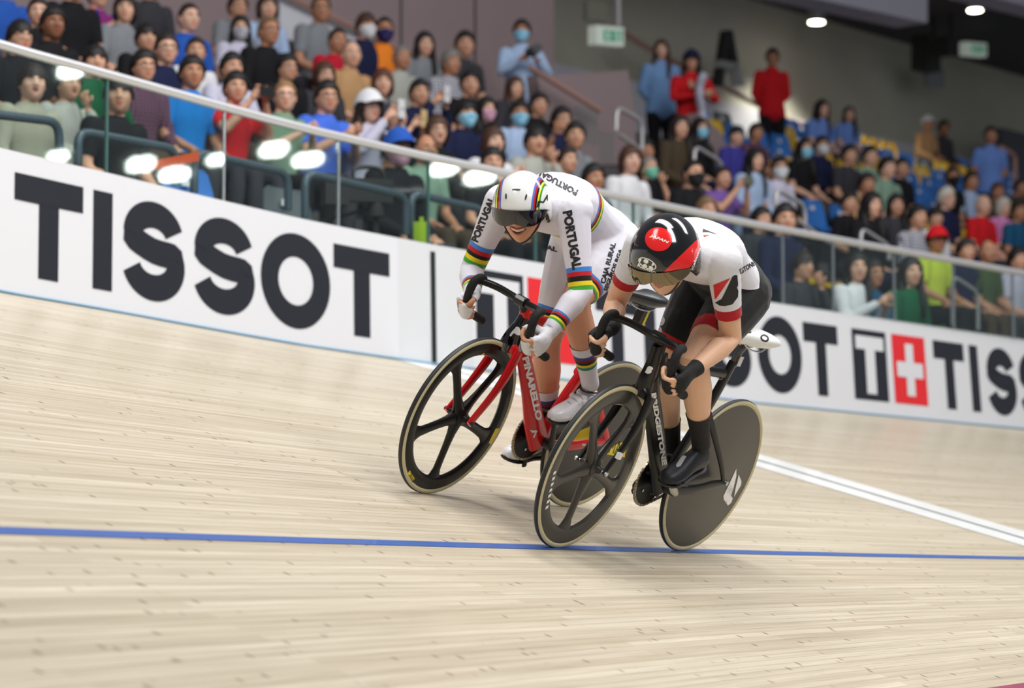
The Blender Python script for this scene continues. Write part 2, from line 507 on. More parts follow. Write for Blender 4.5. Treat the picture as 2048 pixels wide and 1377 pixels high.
for i in range(len(joints)):
    a, b = (joints[i], nsj[i + 1])
    n = 1 if i < 13 else 8; ring = []; tip = {2: -.003, 3: -.008}.get(i, 0.0)
    for k in range(n + 1):
        s = a + (b - a) * k / n + (0.008 if k == n else 0)
        z0 = zwall(s) + BH + .004; z1 = gtop(s) - .02
        ring.append([stand(s, GD, z0), stand(s, GD + tip, z1), stand(s, GD + tip + .01, z1), stand(s, GD + .01, z0)])
    sub(MB().loft(ring).build('glass_pane', M_GL, None))
    p0 = stand(a, GD + .012, zwall(a) + BH + .004); p1 = stand(a, GD + .012, gtop(a) - .01)
    sub(MB().tube([p0, p1], .011, 8).build('post', M_STEEL if i in (2, 3, 8, 9, 10, 11, 12) else M_EDGE, None))
mb = MB()
sr = [6.5 - .4 * k for k in range(75)]
mb.tube([stand(s, GD + .005, gtop(s)) for s in sr], [(.033, .027)] * len(sr), 12)
sub(mb.build('handrail', M_RAILTOP))
# ------------------------------------------------------------------ STANDS
TREAD, RISE, D0 = 0.75, 0.35, 0.74
def zstand(s): return float(np.interp(s, [-42, -12, -7.3, -3.5, 0, 1.04, 2.38, 3.1, 14], [1.28, 1.31, 1.322, 1.34, 1.405, 1.442, 1.518, 1.547, 1.547])) + CAMZ
def row_d(k): return D0 + TREAD * k
def row_z(k, s): return zstand(s) + 0.06 + RISE * k
M_CONC = mat('stand_concrete', (104, 100, 102), 0.8, noise=0.12, nscale=8)
M_MAUVE = mat('mauve_panel', (142, 124, 126), 0.7, noise=0.06, nscale=2)
M_OLIVE = mat('olive_grey_wall', (190, 188, 172), 0.75, noise=0.08, nscale=1.5)
M_GREYW = mat('grey_panel', (206, 207, 216), 0.6, noise=0.05, nscale=2)
M_DARK = mat('dark_soffit', (54, 52, 52), 0.8, noise=0.08)
M_LILAC = mat('lilac_bulkhead', (176, 174, 188), 0.6, noise=0.03)
M_RAIL = mat('pale_rail', (178, 176, 178), 0.35, 0.4)
M_PINKRAIL = mat('rose_wood_rail', (170, 128, 116), 0.45)

# stepped terraces: each row is one step
NR = 14
for k in range(NR):
    s_lo = -26.0 if k else -26.0
    ring = []
    for i in range(41):
        s = 8.0 + (s_lo - 8.0) * i / 40
        z = row_z(k, s); da = row_d(k) - 0.42 if k else 0.06; db = row_d(k) + TREAD - 0.40
        ring.append([stand(s, da, z), stand(s, db, z), stand(s, db, z - 0.9), stand(s, da, z - 0.9)])
    tag(MB().loft(ring).build('terrace_step', M_CONC, None, smooth=False), 'grey concrete terrace step of the stand, row %d from the glass' % (k + 1) if k else 'grey concrete terrace step of the stand, nearest the glass', 'step', kind='structure')

# walls behind the stand
def wall_strip(name, m, d, s0, s1, z0, z1, label, th=0.2, n=30):
    ring = []
    for i in range(n + 1):
        s = s0 + (s1 - s0) * i / n
        ring.append([stand(s, d, z0), stand(s, d, z1), stand(s, d + th, z1), stand(s, d + th, z0)])
    return tag(MB().loft(ring).build(name, m, None, smooth=False), label, 'wall', kind='structure')
s_m = hit(1108, 60, 7.9)[0]
wm = wall_strip('wall_left', M_MAUVE, 7.9, 8.0, s_m, 3.0, 9.5, 'tall mauve panelled wall behind the left part of the crowd')
for px in (800, 948):                                   # panel joints
    s = hit(px, 40, 7.9)[0]
    MB().slab([stand(s, 7.885, 3.0), stand(s - .02, 7.885, 3.0), stand(s - .02, 7.885, 9.4), stand(s, 7.885, 9.4)], plan(s)[1] * .02).build('panel_joint', mat('joint_dark', (66, 58, 60), .8), wm)
wb = wall_strip('wall_back', M_OLIVE, 12.0, 2.0, -34.0, 1.8, 12.0, 'dark olive grey wall at the back of the concourse')
# grey cladding panels on the lower part of the back wall: two courses, each panel a piece
Md = 11.9
for r, (za, zb) in enumerate(((5.2, 6.55), (6.6, 7.75))):
    s = -12.5
    while s > -27.0:
        s2 = s - 2.05
        MB().slab([stand(s, Md, za), stand(s2 + .03, Md, za), stand(s2 + .03, Md, zb), stand(s, Md, zb)], plan(s)[1] * .08).build('panel', M_GREYW, wb, smooth=False)
        s = s2
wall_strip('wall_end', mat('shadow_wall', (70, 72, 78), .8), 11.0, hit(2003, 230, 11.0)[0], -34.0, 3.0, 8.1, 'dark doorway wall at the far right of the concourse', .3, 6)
# ceiling over the concourse
ZC = hit(1760, 72, 12.0)[1].z
ring = []
for i in range(21):
    s = 3.0 - 37.0 * i / 20
    ring.append([stand(s, 8.6, ZC), stand(s, 13, ZC), stand(s, 13, ZC + .25), stand(s, 8.6, ZC + .25)])
tag(MB().loft(ring).build('ceiling', M_DARK, None, smooth=False), 'dark soffit over the concourse', 'ceiling', kind='structure')

def slab_px(pts, d, vec_out, name, m, parent=None):
    P = [hit(x, y, d)[1] for x, y in pts]
    s = hit(pts[0][0], pts[0][1], d)[0]
    return MB().slab(P, plan(s)[1] * vec_out).build(name, m, parent, smooth=False)
# pale bulkheads hanging from the ceiling
o = slab_px([(1480, -60), (1855, -60), (1855, 46), (1480, -36)], 8.4, .5, 'bulkhead', M_LILAC); tag(o, 'pale lilac bulkhead beam hanging above the concourse, squared end', 'beam', kind='structure')
o = slab_px([(1960, -40), (2120, -40), (2120, 28), (1960, -12)], 8.0, .5, 'bulkhead', M_LILAC); tag(o, 'pale lilac bulkhead beam cut by the top right corner', 'beam', kind='structure')
# sloping parapets beside the stairs
def ramp_px(name, pts, d, th, m, label, cat='parapet'):
    o = slab_px(pts, d, th, name, m); return tag(o, label, cat, kind='structure')
ramp_px('parapet', [(560, -12), (935, 168), (935, 245), (560, 70)], 7.7, .12, M_GREYW, 'sloping grey stair parapet under the rose handrail')
ramp_px('parapet', [(1075, 150), (1160, 148), (1256, 140), (1268, 215), (1275, 330), (1180, 330), (1085, 235)], 6.1, .15, M_MAUVE, 'mauve parapet of the stairway left of the woman in denim')
ramp_px('parapet', [(1395, 226), (1440, 262), (1470, 330), (1395, 330)], 6.5, .15, M_MAUVE, 'mauve parapet right of the woman in the red jacket')
def tube_px(name, pts, d, r, m, label, cat='handrail', n=8, smooth=4):
    P = [hit(x, y, d)[1] for x, y in pts]
    o = MB().tube(catmull(P, smooth) if smooth else P, r, n).build(name, m)
    return tag(o, label, cat)
tube_px('stair_handrail', [(548, -20), (700, 52), (850, 125), (935, 170)], 7.62, .03, M_PINKRAIL, 'rose coloured handrail sloping down in front of the mauve wall', smooth=3)
tube_px('stair_handrail', [(1060, 135), (1140, 185), (1200, 222)], 5.9, .028, M_PINKRAIL, 'rose coloured handrail beside the photographer in a pale blue mask', smooth=3)
tube_px('stair_handrail', [(1250, 68), (1300, 98), (1420, 160), (1560, 232), (1640, 262), (1760, 292)], 11.3, .04, M_PINKRAIL, 'long rose handrail behind the man in the red blazer', smooth=3)
def loop(pts, d, r, m, label):
    P = [hit(x, y, d)[1] for x, y in pts]
    Q = [P[0]]
    for i in range(1, len(P) - 1):                       # rounded corners
        a = P[i] + (P[i - 1] - P[i]) * min(.45, .09 / max((P[i - 1] - P[i]).length, 1e-4)); b = P[i] + (P[i + 1] - P[i]) * min(.45, .09 / max((P[i + 1] - P[i]).length, 1e-4))
        for t in (0, .25, .5, .75, 1): Q.append(a * (1 - t) ** 2 + P[i] * 2 * t * (1 - t) + b * t * t)
    Q.append(P[-1])
    o = MB().tube(Q, r, 10).build('guard_rail', m)
    return tag(o, label, 'rail')
loop([(1232, 262), (1234, 214), (1284, 242), (1284, 300)], 4.2, .022, M_RAIL, 'pale looped aisle rail at the feet of the woman in denim')
_r = [o for o in COL.objects if o.name.startswith('guard_rail')][-1]
MB().tube([hit(1236, 268, 4.2)[1], hit(1283, 300, 4.2)[1]], .02, 10).build('lower_bar', M_RAIL, _r)
loop([(1388, 330), (1390, 292), (1442, 324), (1442, 345)], 4.0, .02, M_RAIL, 'pale aisle rail beside the woman in a pale blue mask and black top')
loop([(1552, 430), (1552, 378), (1610, 412), (1610, 470)], 1.7, .019, M_RAIL, 'pale aisle rail in front of the man in a white mask')
loop([(1552, 412), (1668, 492)], 1.6, .018, M_RAIL, 'pale sloping lower aisle rail in front of the man in a white mask')
loop([(1722, 500), (1722, 456), (1778, 492), (1778, 520)], 1.6, .019, M_RAIL, 'pale aisle rail in front of the two women with long black hair')
loop([(1905, 650), (1905, 552), (1956, 585), (1956, 660)], .42, .016, M_RAIL, 'pale aisle rail behind the glass below the man in yellow')
loop([(1998, 380), (1998, 292), (2030, 312), (2030, 400)], 7.6, .03, M_PINKRAIL, 'rose coloured rail at the far right of the upper stand')
# slate guard rails in front of the front row
GR = [([(-140, 255), (-140, 214), (118, 244), (118, 316)], 'slate guard rail in front of the woman in a beige cardigan'),
      ([(156, 330), (156, 262), (352, 298), (352, 372)], 'slate guard rail in front of the youth in black looking down'),
      ([(388, 385), (388, 304), (576, 346), (576, 420)], 'slate guard rail behind the orange tape, before the blue seat'),
      ([(610, 436), (610, 346), (812, 392), (812, 470)], 'slate guard rail left of the television camera'),
      ([(822, 478), (822, 386), (968, 420), (968, 500)], 'slate guard rail beside the bearded man with a pale shirt')]
for pts, lb in GR: loop(pts, 0.28, .026, M_GREY_TUBE, lb)
# orange tape tied between two guard rails
P = [hit(x, y, .24)[1] for x, y in ((272, 345), (330, 336), (398, 322))]
mb = MB(); ring = [[p, p + Vector((0, 0, .055)), p + Vector((0, 0, .055)) + plan(1)[1] * .004, p + plan(1)[1] * .004] for p in P]
tag(mb.loft(ring).build('barrier_tape', mat('orange_tape', (236, 88, 34), .5), None, smooth=False), 'orange barrier tape tied across the slate guard rails', 'tape')

# aisle glass screens of the stairway
def screen_px(pts, d, lb):
    P = [hit(x, y, d)[1] for x, y in pts]; s = hit(pts[0][0], pts[0][1], d)[0]
    tag(MB().slab(P, plan(s)[1] * .012).build('glass_screen', M_GL, None, smooth=False), lb, 'glass pane')
screen_px([(1152, 210), (1196, 222), (1196, 292), (1152, 280)], 4.6, 'small glass stair screen beside the youth in a grey top')
screen_px([(1200, 262), (1228, 268), (1228, 330), (1200, 325)], 4.0, 'small glass stair screen left of the pale looped rail')

# hanging downlights
M_CAN = mat('downlight_can', (150, 156, 152), .4, .2)
M_LAMP = mat('lamp_glow', (255, 250, 235), .5, emit=(255, 248, 230), estr=14)
def downlight(px, py, d, r, h, lb, power):
    s, p = hit(px, py, d)
    t = tag(empty('downlight', p), lb, 'lamp', 'downlights under the concourse ceiling')
    MB().tube([(0, 0, 0.015), (0, 0, h)], [r, r], 20).build('housing', M_CAN, t)
    MB().cyl((0, 0, 0), (0, 0, 0.016), r * .93, 20).build('lens', M_LAMP, t)
    ld = bpy.data.lights.new('downlight_beam', 'SPOT'); ld.energy = power; ld.spot_size = R(110); ld.spot_blend = .6; ld.color = (1, .96, .82); ld.shadow_soft_size = r
    lo = bpy.data.objects.new('lamp_beam', ld); COL.objects.link(lo); lo.parent = t; lo.location = (0, 0, -.04)
downlight(1633, 46, 11.1, .12, .5, 'larger cylindrical downlight left of the lilac bulkhead', 380)
downlight(1982, 62, 11.2, .095, .4, 'small cylindrical downlight at the right below another lamp', 280)
downlight(1950, 22, 8.9, .11, .12, 'short bright lamp close under the ceiling at the top right', 40)
# signs
def sign_px(name, x0, y0, x1, y1, d, th, m, lb, cat='sign', skew=0.09):
    dx = x1 - x0
    return tag(slab_px([(x0, y1), (x1, y1 + dx * skew), (x1, y0 + dx * skew), (x0, y0)], d, th, name, m), lb, cat)
M_SIGN = mat('sign_white', (206, 210, 200), .5, emit=(200, 215, 200), estr=.25)
M_GREENS = mat('sign_green', (64, 150, 122), .5, emit=(64, 150, 122), estr=.3)
def exit_sign(x0, y0, x1, y1, d, lb):
    o = sign_px('exit_sign', x0, y0, x1, y1, d, .12, M_SIGN, lb)
    w_ = x1 - x0; h_ = y1 - y0
    # running figure, arrow and the word EXIT as raised green pieces
    def bit(pts): 
        P = [hit(x0 + a * w_, y0 + b * h_ + a * w_ * .09, d)[1] for a, b in pts]
        MB().slab(P, plan(hit(x0, y0, d)[0])[1] * -.012).build('sign_mark', M_GREENS, o, smooth=False)
    def stroke(a, b, c, e, t=.035):
        q = Vector((c - a, e - b)).normalized(); n = Vector((-q.y, q.x)) * t
        bit([(a + n.x, b + n.y), (c + n.x, e + n.y), (c - n.x, e - n.y), (a - n.x, b - n.y)])
    ex = .30
    for seg in ((0,0,0,1),(0,0,.11,0),(0,.5,.1,.5),(0,1,.11,1)): stroke(ex + seg[0], .22 + .56 * seg[1], ex + seg[2], .22 + .56 * seg[3])
    ex = .47
    for seg in ((0,0,.12,1),(.12,0,0,1)): stroke(ex + seg[0], .22 + .56 * seg[1], ex + seg[2], .22 + .56 * seg[3])
    stroke(.68, .22, .68, .78)
    for seg in ((0,0,.16,0),(.08,0,.08,1)): stroke(.78 + seg[0], .22 + .56 * seg[1], .78 + seg[2], .22 + .56 * seg[3])
    return o
exit_sign(1192, 50, 1248, 88, 8.0, 'green and white exit sign hanging from a rod at the concourse')
exit_sign(1932, 83, 1974, 110, 10.5, 'smaller dim exit sign under the lamps at the far right')
tube_px('sign_rod', [(1235, -30), (1236, 52)], 8.05, .035, M_RAIL, 'grey rod carrying the hanging exit sign', 'rod', smooth=1)
sign_px('notice_sign', 1174, 2, 1214, 40, 10.2, .06, mat('sign_dull', (148, 148, 134), .6), 'square pale notice sign above the exit sign')
sign_px('notice_sign', 1853, 134, 1888, 172, 11.5, .06, mat('sign_grey', (140, 142, 146), .6), 'square grey notice sign on the back wall')
def speaker(px, py, d, w, h, lb):
    s, p = hit(px, py, d); b, o, t = plan(s)
    th = tag(empty('wall_speaker', p), lb, 'speaker', 'loudspeakers at the back wall')
    q = -t
    MB().slab([q * -w + Vector((0, 0, -h)), q * w + Vector((0, 0, -h)), q * w * .8 + Vector((0, 0, h)), q * -w * .8 + Vector((0, 0, h))], o * .3).build('cabinet', mat('speaker_black', (26, 26, 26), .6), th, smooth=False)
    MB().tube([Vector((0, 0, h)), Vector((0, 0, h + 1.2))], .025, 8).build('bracket', mat('speaker_black', (26, 26, 26)), th)
speaker(1868, 105, 10.6, .2, .27, 'dark wall loudspeaker above the square grey notice')
speaker(1902, 92, 10.2, .09, .14, 'small dark loudspeaker left of the dim exit sign')
# big section letter standing on the wall
def section_letter():
    d = 11.0
    t = tag(slab_px([(1436, 172), (1447, 172), (1462, 60), (1453, 60)], d, .12, 'section_letter', mat('letter_dark', (40, 40, 40), .6)), 'large section letter A on the concourse wall behind the standing crowd', 'letter')
    slab_px([(1456, 60), (1466, 60), (1478, 130), (1467, 130)], d, .12, 'stroke', mat('letter_dark', (40, 40, 40)), t)
    slab_px([(1441, 120), (1476, 126), (1478, 140), (1440, 134)], d - .01, .13, 'stroke', mat('letter_pale', (176, 178, 174), .5), t)
    slab_px([(1467, 130), (1478, 130), (1490, 172), (1477, 172)], d - .01, .13, 'stroke', mat('letter_pale', (176, 178, 174)), t)
section_letter()

# seats of the stand
M_SB = mat('seat_blue', (40, 112, 190), .45, noise=.05); M_SY = mat('seat_yellow', (226, 184, 34), .45, noise=.05); M_SG = mat('seat_grey', (92, 100, 104), .5, noise=.05)
M_LEGM = mat('seat_leg', (60, 62, 66), .5, .4)
def seat_parts():
    # origin on the step under the seat, facing -y
    b = MB()
    pr = [(0.20, .72), (.19, .86), (.165, .80), (.15, .62), (.12, .46)]
    ring = []
    for y, z, w, t in ((.10, .44, .20, .02), (.145, .55, .215, .02), (.17, .68, .215, .018), (.19, .79, .19, .015), (.195, .82, .15, .012)):
        ring.append([(-w, y - .02, z), (-w * .5, y + .012, z), (0, y + .02, z), (w * .5, y + .012, z), (w, y - .02, z), (w, y - .02 + t, z), (w * .5, y + .012 + t, z), (0, y + .02 + t, z), (-w * .5, y + .012 + t, z), (-w, y - .02 + t, z)])
    b.loft(ring)
    back = b.mesh('backrest')
    p = MB(); ring = []
    for y, w, dz in ((-.26, .17, -.02), (-.22, .205, 0), (-.05, .215, -.012), (.10, .205, 0)):
        ring.append([(-w, y, .44 + dz + .015), (-w * .5, y, .43 + dz), (0, y, .425 + dz), (w * .5, y, .43 + dz), (w, y, .44 + dz + .015), (w, y, .415 + dz), (0, y, .395 + dz), (-w, y, .415 + dz)])
    p.loft(ring); pan = p.mesh('seat_pan')
    l = MB(); l.box((-.04, .0, .0), (.04, .06, .42)).box((-.12, -.06, .0), (.12, .12, .02)); leg = l.mesh('pedestal')
    n = MB().box((-.035, .168, .70), (.035, .176, .745)).mesh('number_plate')
    return back, pan, leg, n
SEAT = seat_parts()
def seat(k, s, m, label, group, plate=True, lift=0.0):
    b, o, t = plan(s)
    p = stand(s, row_d(k), row_z(k, s) + lift)
    ang = math.atan2(o.y, o.x) - math.pi / 2
    th = tag(empty('stadium_seat', p, ang), label, 'seat', group)
    for nm, me_, mm in (('backrest', SEAT[0], m), ('seat_pan', SEAT[1], m), ('pedestal', SEAT[2], M_LEGM)):
        c = bpy.data.objects.new(nm, me_); COL.objects.link(c); c.parent = th
        if not me_.materials: me_.materials.append(M_LEGM)
        c.material_slots[0].link = 'OBJECT'; c.material_slots[0].material = mm
        if lift and nm == 'pedestal': c.location = (0, 0, -lift); c.scale = (1, 1, (.42 + lift) / .42)
    if plate:
        c = bpy.data.objects.new('number_plate', SEAT[3]); COL.objects.link(c); c.parent = th
        if not SEAT[3].materials: SEAT[3].materials.append(mat('plate_white', (226, 228, 226), .5))
    return th
SEATS = []   # empty seats, placed after the spectators so that taken places are skipped
# ------------------------------------------------------------------ PEOPLE: shared modelling
def vn(a): a = np.asarray(a, float); return a / max(np.linalg.norm(a), 1e-9)
def remesh(mb, voxel, smooth=4):
    """union of the pieces as one continuous skin"""
    me = bpy.data.meshes.new('tmp'); me.from_pydata(mb.v, [], mb.f); me.update()
    bm = bmesh.new(); bm.from_mesh(me); bmesh.ops.recalc_face_normals(bm, faces=bm.faces); bm.to_mesh(me); bm.free()
    o = bpy.data.objects.new('tmp', me); COL.objects.link(o)
    r = o.modifiers.new('r', 'REMESH'); r.mode = 'VOXEL'; r.voxel_size = voxel; r.adaptivity = 0
    s = o.modifiers.new('s', 'SMOOTH'); s.factor = .5; s.iterations = smooth
    dg = bpy.context.evaluated_depsgraph_get()
    m2 = bpy.data.meshes.new_from_object(o.evaluated_get(dg))
    bpy.data.objects.remove(o); bpy.data.meshes.remove(me)
    n = len(m2.vertices); V = np.empty(n * 3); m2.vertices.foreach_get('co', V); V = V.reshape(-1, 3)
    N = np.empty(n * 3); m2.vertices.foreach_get('normal', N); N = N.reshape(-1, 3)
    Fc = [tuple(p.vertices) for p in m2.polygons]
    bpy.data.meshes.remove(m2)
    return V, N, Fc

def limb(mb, pts, rad, n=14, up=None): mb.tube(pts, rad, n, up=up); mb.sphere(pts[0], rad[0] if not isinstance(rad[0], tuple) else min(rad[0]), 12, 8); mb.sphere(pts[-1], rad[-1] if not isinstance(rad[-1], tuple) else min(rad[-1]), 12, 8)

def torso(mb, hipL, hipR, shL, shR, neck, bow=0.05, k=1.0, fwd=None):
    """lofted trunk; bow pushes the spine out towards the back"""
    hipL, hipR, shL, shR, neck = [Vector(p) for p in (hipL, hipR, shL, shR, neck)]
    hm = (hipL + hipR) / 2; sm = (shL + shR) / 2
    ax0 = (hipL - hipR).normalized(); ax1 = (shL - shR).normalized()
    sp = sm - hm; L = sp.length; u = sp.normalized()
    lat = ((ax0 + ax1) / 2).normalized()
    front = lat.cross(u).normalized()                       # left x up = front? sign set below
    if fwd is not None and front.dot(Vector(fwd)) < 0: front = -front
    rings = []; n = 24
    for t, wd, dp, off in ((-.22, .10, .085, .0), (-.12, .155, .12, 0.0), (0.0, .168, .128, 0), (.18, .155, .112, .3), (.38, .142, .104, .75), (.58, .155, .112, 1.0), (.78, .168, .116, .8), (.93, .158, .098, .45), (1.04, .115, .078, .2), (1.13, .066, .06, 0)):
        c = hm + u * (L * t) - front * (bow * off)
        if t > 1.0: c = c.lerp(neck, min(1, (t - 1.0) / .16) * .8)
        la = (ax0 * (1 - max(0, min(1, t))) + ax1 * max(0, min(1, t))).normalized()
        fr = front - la * front.dot(la); fr.normalize()
        ring = []
        for j in range(n):
            a = 2 * math.pi * j / n
            ca, sa = math.cos(a), math.sin(a)
            ca = math.copysign(abs(ca) ** .85, ca); sa = math.copysign(abs(sa) ** .9, sa)
            ring.append(c + la * (wd * k * ca) + fr * (dp * k * sa))
        rings.append(ring)
    mb.loft(rings)
    return front

def labels(V, bones):
    """nearest bone (by distance over radius) and the position along it"""
    best = np.full(len(V), 1e9); bi = np.zeros(len(V), int); tt = np.zeros(len(V))
    for i, (a, b, r) in enumerate(bones):
        a = np.array(a, float); b = np.array(b, float); ab = b - a
        t = ((V - a) @ ab) / (ab @ ab); tc = np.clip(t, 0, 1)
        d = np.linalg.norm(V - (a + tc[:, None] * ab), axis=1) / r
        m = d < best
        best[m] = d[m]; bi[m] = i; tt[m] = t[m]
    return bi, tt

def dilate(mask, Fc, n=2):
    """grow a vertex set by n rings of faces"""
    q = np.array([f if len(f) == 4 else tuple(f) + (f[-1],) for f in Fc]); m = mask.copy()
    for _ in range(n):
        hitf = m[q].any(1); m[q[hitf].ravel()] = True
    return m
def shell(name, V, N, Fc, mask, off, trims=(), attr=None, bones=None, lab=None, ease=0):
    """garment: the covered part of the skin moved outward; hems trimmed square to the limb
    trims: (bone index, t of the hem, +1 to cut beyond it or -1 before it)"""
    q = np.array([f if len(f) == 4 else tuple(f) + (f[-1],) for f in Fc])
    keepm = mask[q].all(1)
    keep = [f for f, k_ in zip(Fc, keepm) if k_]
    used = np.unique(np.concatenate([np.array(f) for f in keep])); mp = -np.ones(len(V), int); mp[used] = np.arange(len(used))
    W = V[used] + N[used] * off
    for tr in trims:
        bi, tc = tr[:2]; sg = tr[2] if len(tr) > 2 else 1
        a = np.array(bones[bi][0], float); b = np.array(bones[bi][1], float); ab = b - a
        t = ((V[used] - a) @ ab) / (ab @ ab)
        m = (lab[0][used] == bi) & (sg * (t - tc) > 0)
        W[m] += ab[None, :] * (tc - t[m])[:, None]
    if ease:                                              # even out a ragged edge
        cnt = {}
        for f in keep:
            for a, b in zip(f, f[1:] + f[:1]):
                e = (min(a, b), max(a, b)); cnt[e] = cnt.get(e, 0) + 1
        nb_ = {}
        for (a, b), c in cnt.items():
            if c == 1: nb_.setdefault(int(mp[a]), []).append(int(mp[b])); nb_.setdefault(int(mp[b]), []).append(int(mp[a]))
        for _ in range(ease):
            W2 = W.copy()
            for i, q_ in nb_.items(): W2[i] = W[i] * .4 + W[q_].mean(0) * .6
            W = W2
    me = bpy.data.meshes.new(name)
    me.from_pydata([tuple(p) for p in W], [], [tuple(int(mp[i]) for i in f) for f in keep])
    me.polygons.foreach_set('use_smooth', [True] * len(me.polygons))
    if attr is not None:
        A = me.attributes.new('band', 'FLOAT', 'POINT'); A.data.foreach_set('value', attr[used].astype(np.float32))
    me.update()
    return me

def merge(name, parts, mats):
    """parts: list of (verts, faces, material index or list)"""
    v = []; f = []; mi = []
    for V, Fc, m in parts:
        b = len(v); v += [tuple(p) for p in V]; f += [tuple(b + i for i in q) for q in Fc]
        mi += (list(m) if not np.isscalar(m) else [m] * len(Fc))
    me = bpy.data.meshes.new(name); me.from_pydata(v, [], f)
    me.polygons.foreach_set('material_index', mi); me.polygons.foreach_set('use_smooth', [True] * len(f))
    for m in mats: me.materials.append(m)
    me.update()
    return me

# ---- head: forward +x, left +y, up +z, centre at the middle of the skull
def sst(x, a, b): t = np.clip((x - a) / (b - a), 0, 1); return t * t * (3 - 2 * t)
def head_surface(az, el, off=0.0, mouth='shut'):
    """az, el in degrees (arrays); gives points"""
    A, E = np.radians(az), np.radians(el)
    dx, dy, dz = np.cos(E) * np.cos(A), np.cos(E) * np.sin(A), np.sin(E)
    a = np.where(dx > 0, .094, .104); b = .077; c = np.where(dz > 0, .118, .122)
    r = 1 / np.sqrt((dx / a) ** 2 + (dy / b) ** 2 + (dz / c) ** 2)
    g = lambda x, s: np.exp(-(x / s) ** 2)
    front = sst(dx, -.1, .5)
    r = r + front * .010 * g(el + 50, 18) * g(az, 24)                              # chin
    jaw = sst(-el, 15, 65)
    hh = np.interp(el, [-24, -17, -12, -6, 4, 16, 24], [0, .004, .026, .021, .011, .003, 0])   # nose
    r = r + hh * np.exp(-(az / np.interp(el, [-16, -8, 6, 20], [11, 9.5, 6.5, 8])) ** 2) * (dx > 0)
    r = r - .0085 * (g(az - 20, 11) + g(az + 20, 11)) * g(el - 4, 8)               # eye sockets
    r = r + .004 * g(el - 15, 6) * g(az, 34)                                       # brow
    r = r + .004 * (g(az - 38, 14) + g(az + 38, 14)) * g(el + 10, 11)              # cheeks
    lip = g(az, 13) * (g(el + 26, 3.0) + 1.1 * g(el + 34, 3.6))
    r = r + .0042 * lip
    if mouth == 'open': r = r - .016 * g(az, 8) * g(el + 31, 5)
    if mouth == 'grin': r = r - .004 * g(az, 12) * g(el + 29, 3.5)
    r = r + off
    y = r * dy * (1 - .20 * jaw * front)
    x = r * dx + .012 * jaw * front
    z = r * dz
    return np.stack([x, y, z], -1)
def head_parts(nu=44, nv=30, mouth='shut', ears=True):
    """list of (verts, faces, material idx): 0 skin 1 lip 2 eye white 3 iris 4 brow 5 mouth dark 6 teeth"""
    u = np.linspace(0, 1, nu, endpoint=False)
    az = (u * 2 - 1); az = 180 * np.sign(az) * (np.abs(az) ** 1.35)
    el = np.linspace(-84, 84, nv); el = np.where(el < 40, el, el)
    AZ, EL = np.meshgrid(az, el)
    P = head_surface(AZ, EL, 0, mouth).reshape(-1, 3)
    f = []; mi = []
    for i in range(nv - 1):
        for j in range(nu):
            q = (i * nu + j, i * nu + (j + 1) % nu, (i + 1) * nu + (j + 1) % nu, (i + 1) * nu + j)
            f.append(q)
            ca = az[j] + (az[(j + 1) % nu] - az[j]) / 2 if j < nu - 1 else 180; ce = (el[i] + el[i + 1]) / 2
            m = 0
            if (ca / 17) ** 2 + ((ce + 30) / 7.5) ** 2 < 1: m = 1
            if mouth == 'open' and (ca / 11) ** 2 + ((ce + 31) / 5.5) ** 2 < 1: m = 5
            if mouth == 'grin' and (ca / 19) ** 2 + ((ce + 29.5 - abs(ca) * .12) / 4.4) ** 2 < 1: m = 5
            mi.append(m)
    f.append(tuple(range(nu - 1, -1, -1))); mi.append(0)
    f.append(tuple((nv - 1) * nu + j for j in range(nu))); mi.append(0)
    out = [(P, f, mi)]
    if mouth == 'grin':                                   # teeth between drawn-back lips
        q = lambda a_, e_, o_: Vector(head_surface(np.array([float(a_)]), np.array([float(e_)]), o_)[0])
        cu = lambda a_: abs(a_) * .13
        tm = MB(); rows = []
        for a_ in range(-17, 18, 2): rows.append([q(a_, -25.6 + cu(a_), .0036), q(a_, -30.5 + cu(a_), .0030), q(a_, -30.5 + cu(a_), -.004), q(a_, -25.6 + cu(a_), -.004)])
        tm.loft(rows); out.append((tm.v, tm.f, 6))
        for e_, r_ in ((-24.2, .0036), (-34.5, .0046)):
            lm_ = MB().tube([q(a_, e_ + (abs(a_) * .10 if e_ > -30 else abs(a_) ** 2 * .017), .0022) for a_ in range(-21, 22, 3)], [r_ * (1 - .6 * abs(a_ / 22) ** 2) for a_ in range(-21, 22, 3)], 8); out.append((lm_.v, lm_.f, 1))
    for sgn in (1, -1):
        c = head_surface(np.array([19.5 * sgn]), np.array([4.0]))[0]
        n = vn(c * np.array([1, .6, .2]))
        mb = MB().sphere(c - n * .006, .0125, 12, 8); out.append((mb.v, mb.f, 2))
        mb = MB().sphere(c + n * .0025, (.0055, .0055, .0055), 8, 6); out.append((mb.v, mb.f, 3))
        if nu > 36:
            lid = MB().tube([head_surface(np.array([sgn * a_]), np.array([b_]), .003)[0] for a_, b_ in ((10, 6), (15, 9.5), (21, 9.5), (28, 5))], .0030, 6); out.append((lid.v, lid.f, 0))
        br = MB().tube([head_surface(np.array([sgn * a_]), np.array([b_]), .002)[0] for a_, b_ in ((8, 14), (15, 17), (22, 17.5), (31, 13))], [.003, .0042, .0038, .002], 6); out.append((br.v, br.f, 4))
        if ears:
            e = MB(); M_ = Matrix.Rotation(R(18 * sgn), 3, 'Z')
            e.sphere((-.012, sgn * .077, .004), (.020, .009, .032), 10, 8, M_); e.sphere((-.006, sgn * .079, -.022), (.010, .007, .012), 8, 6)
            out.append((e.v, e.f, 0))
    return out
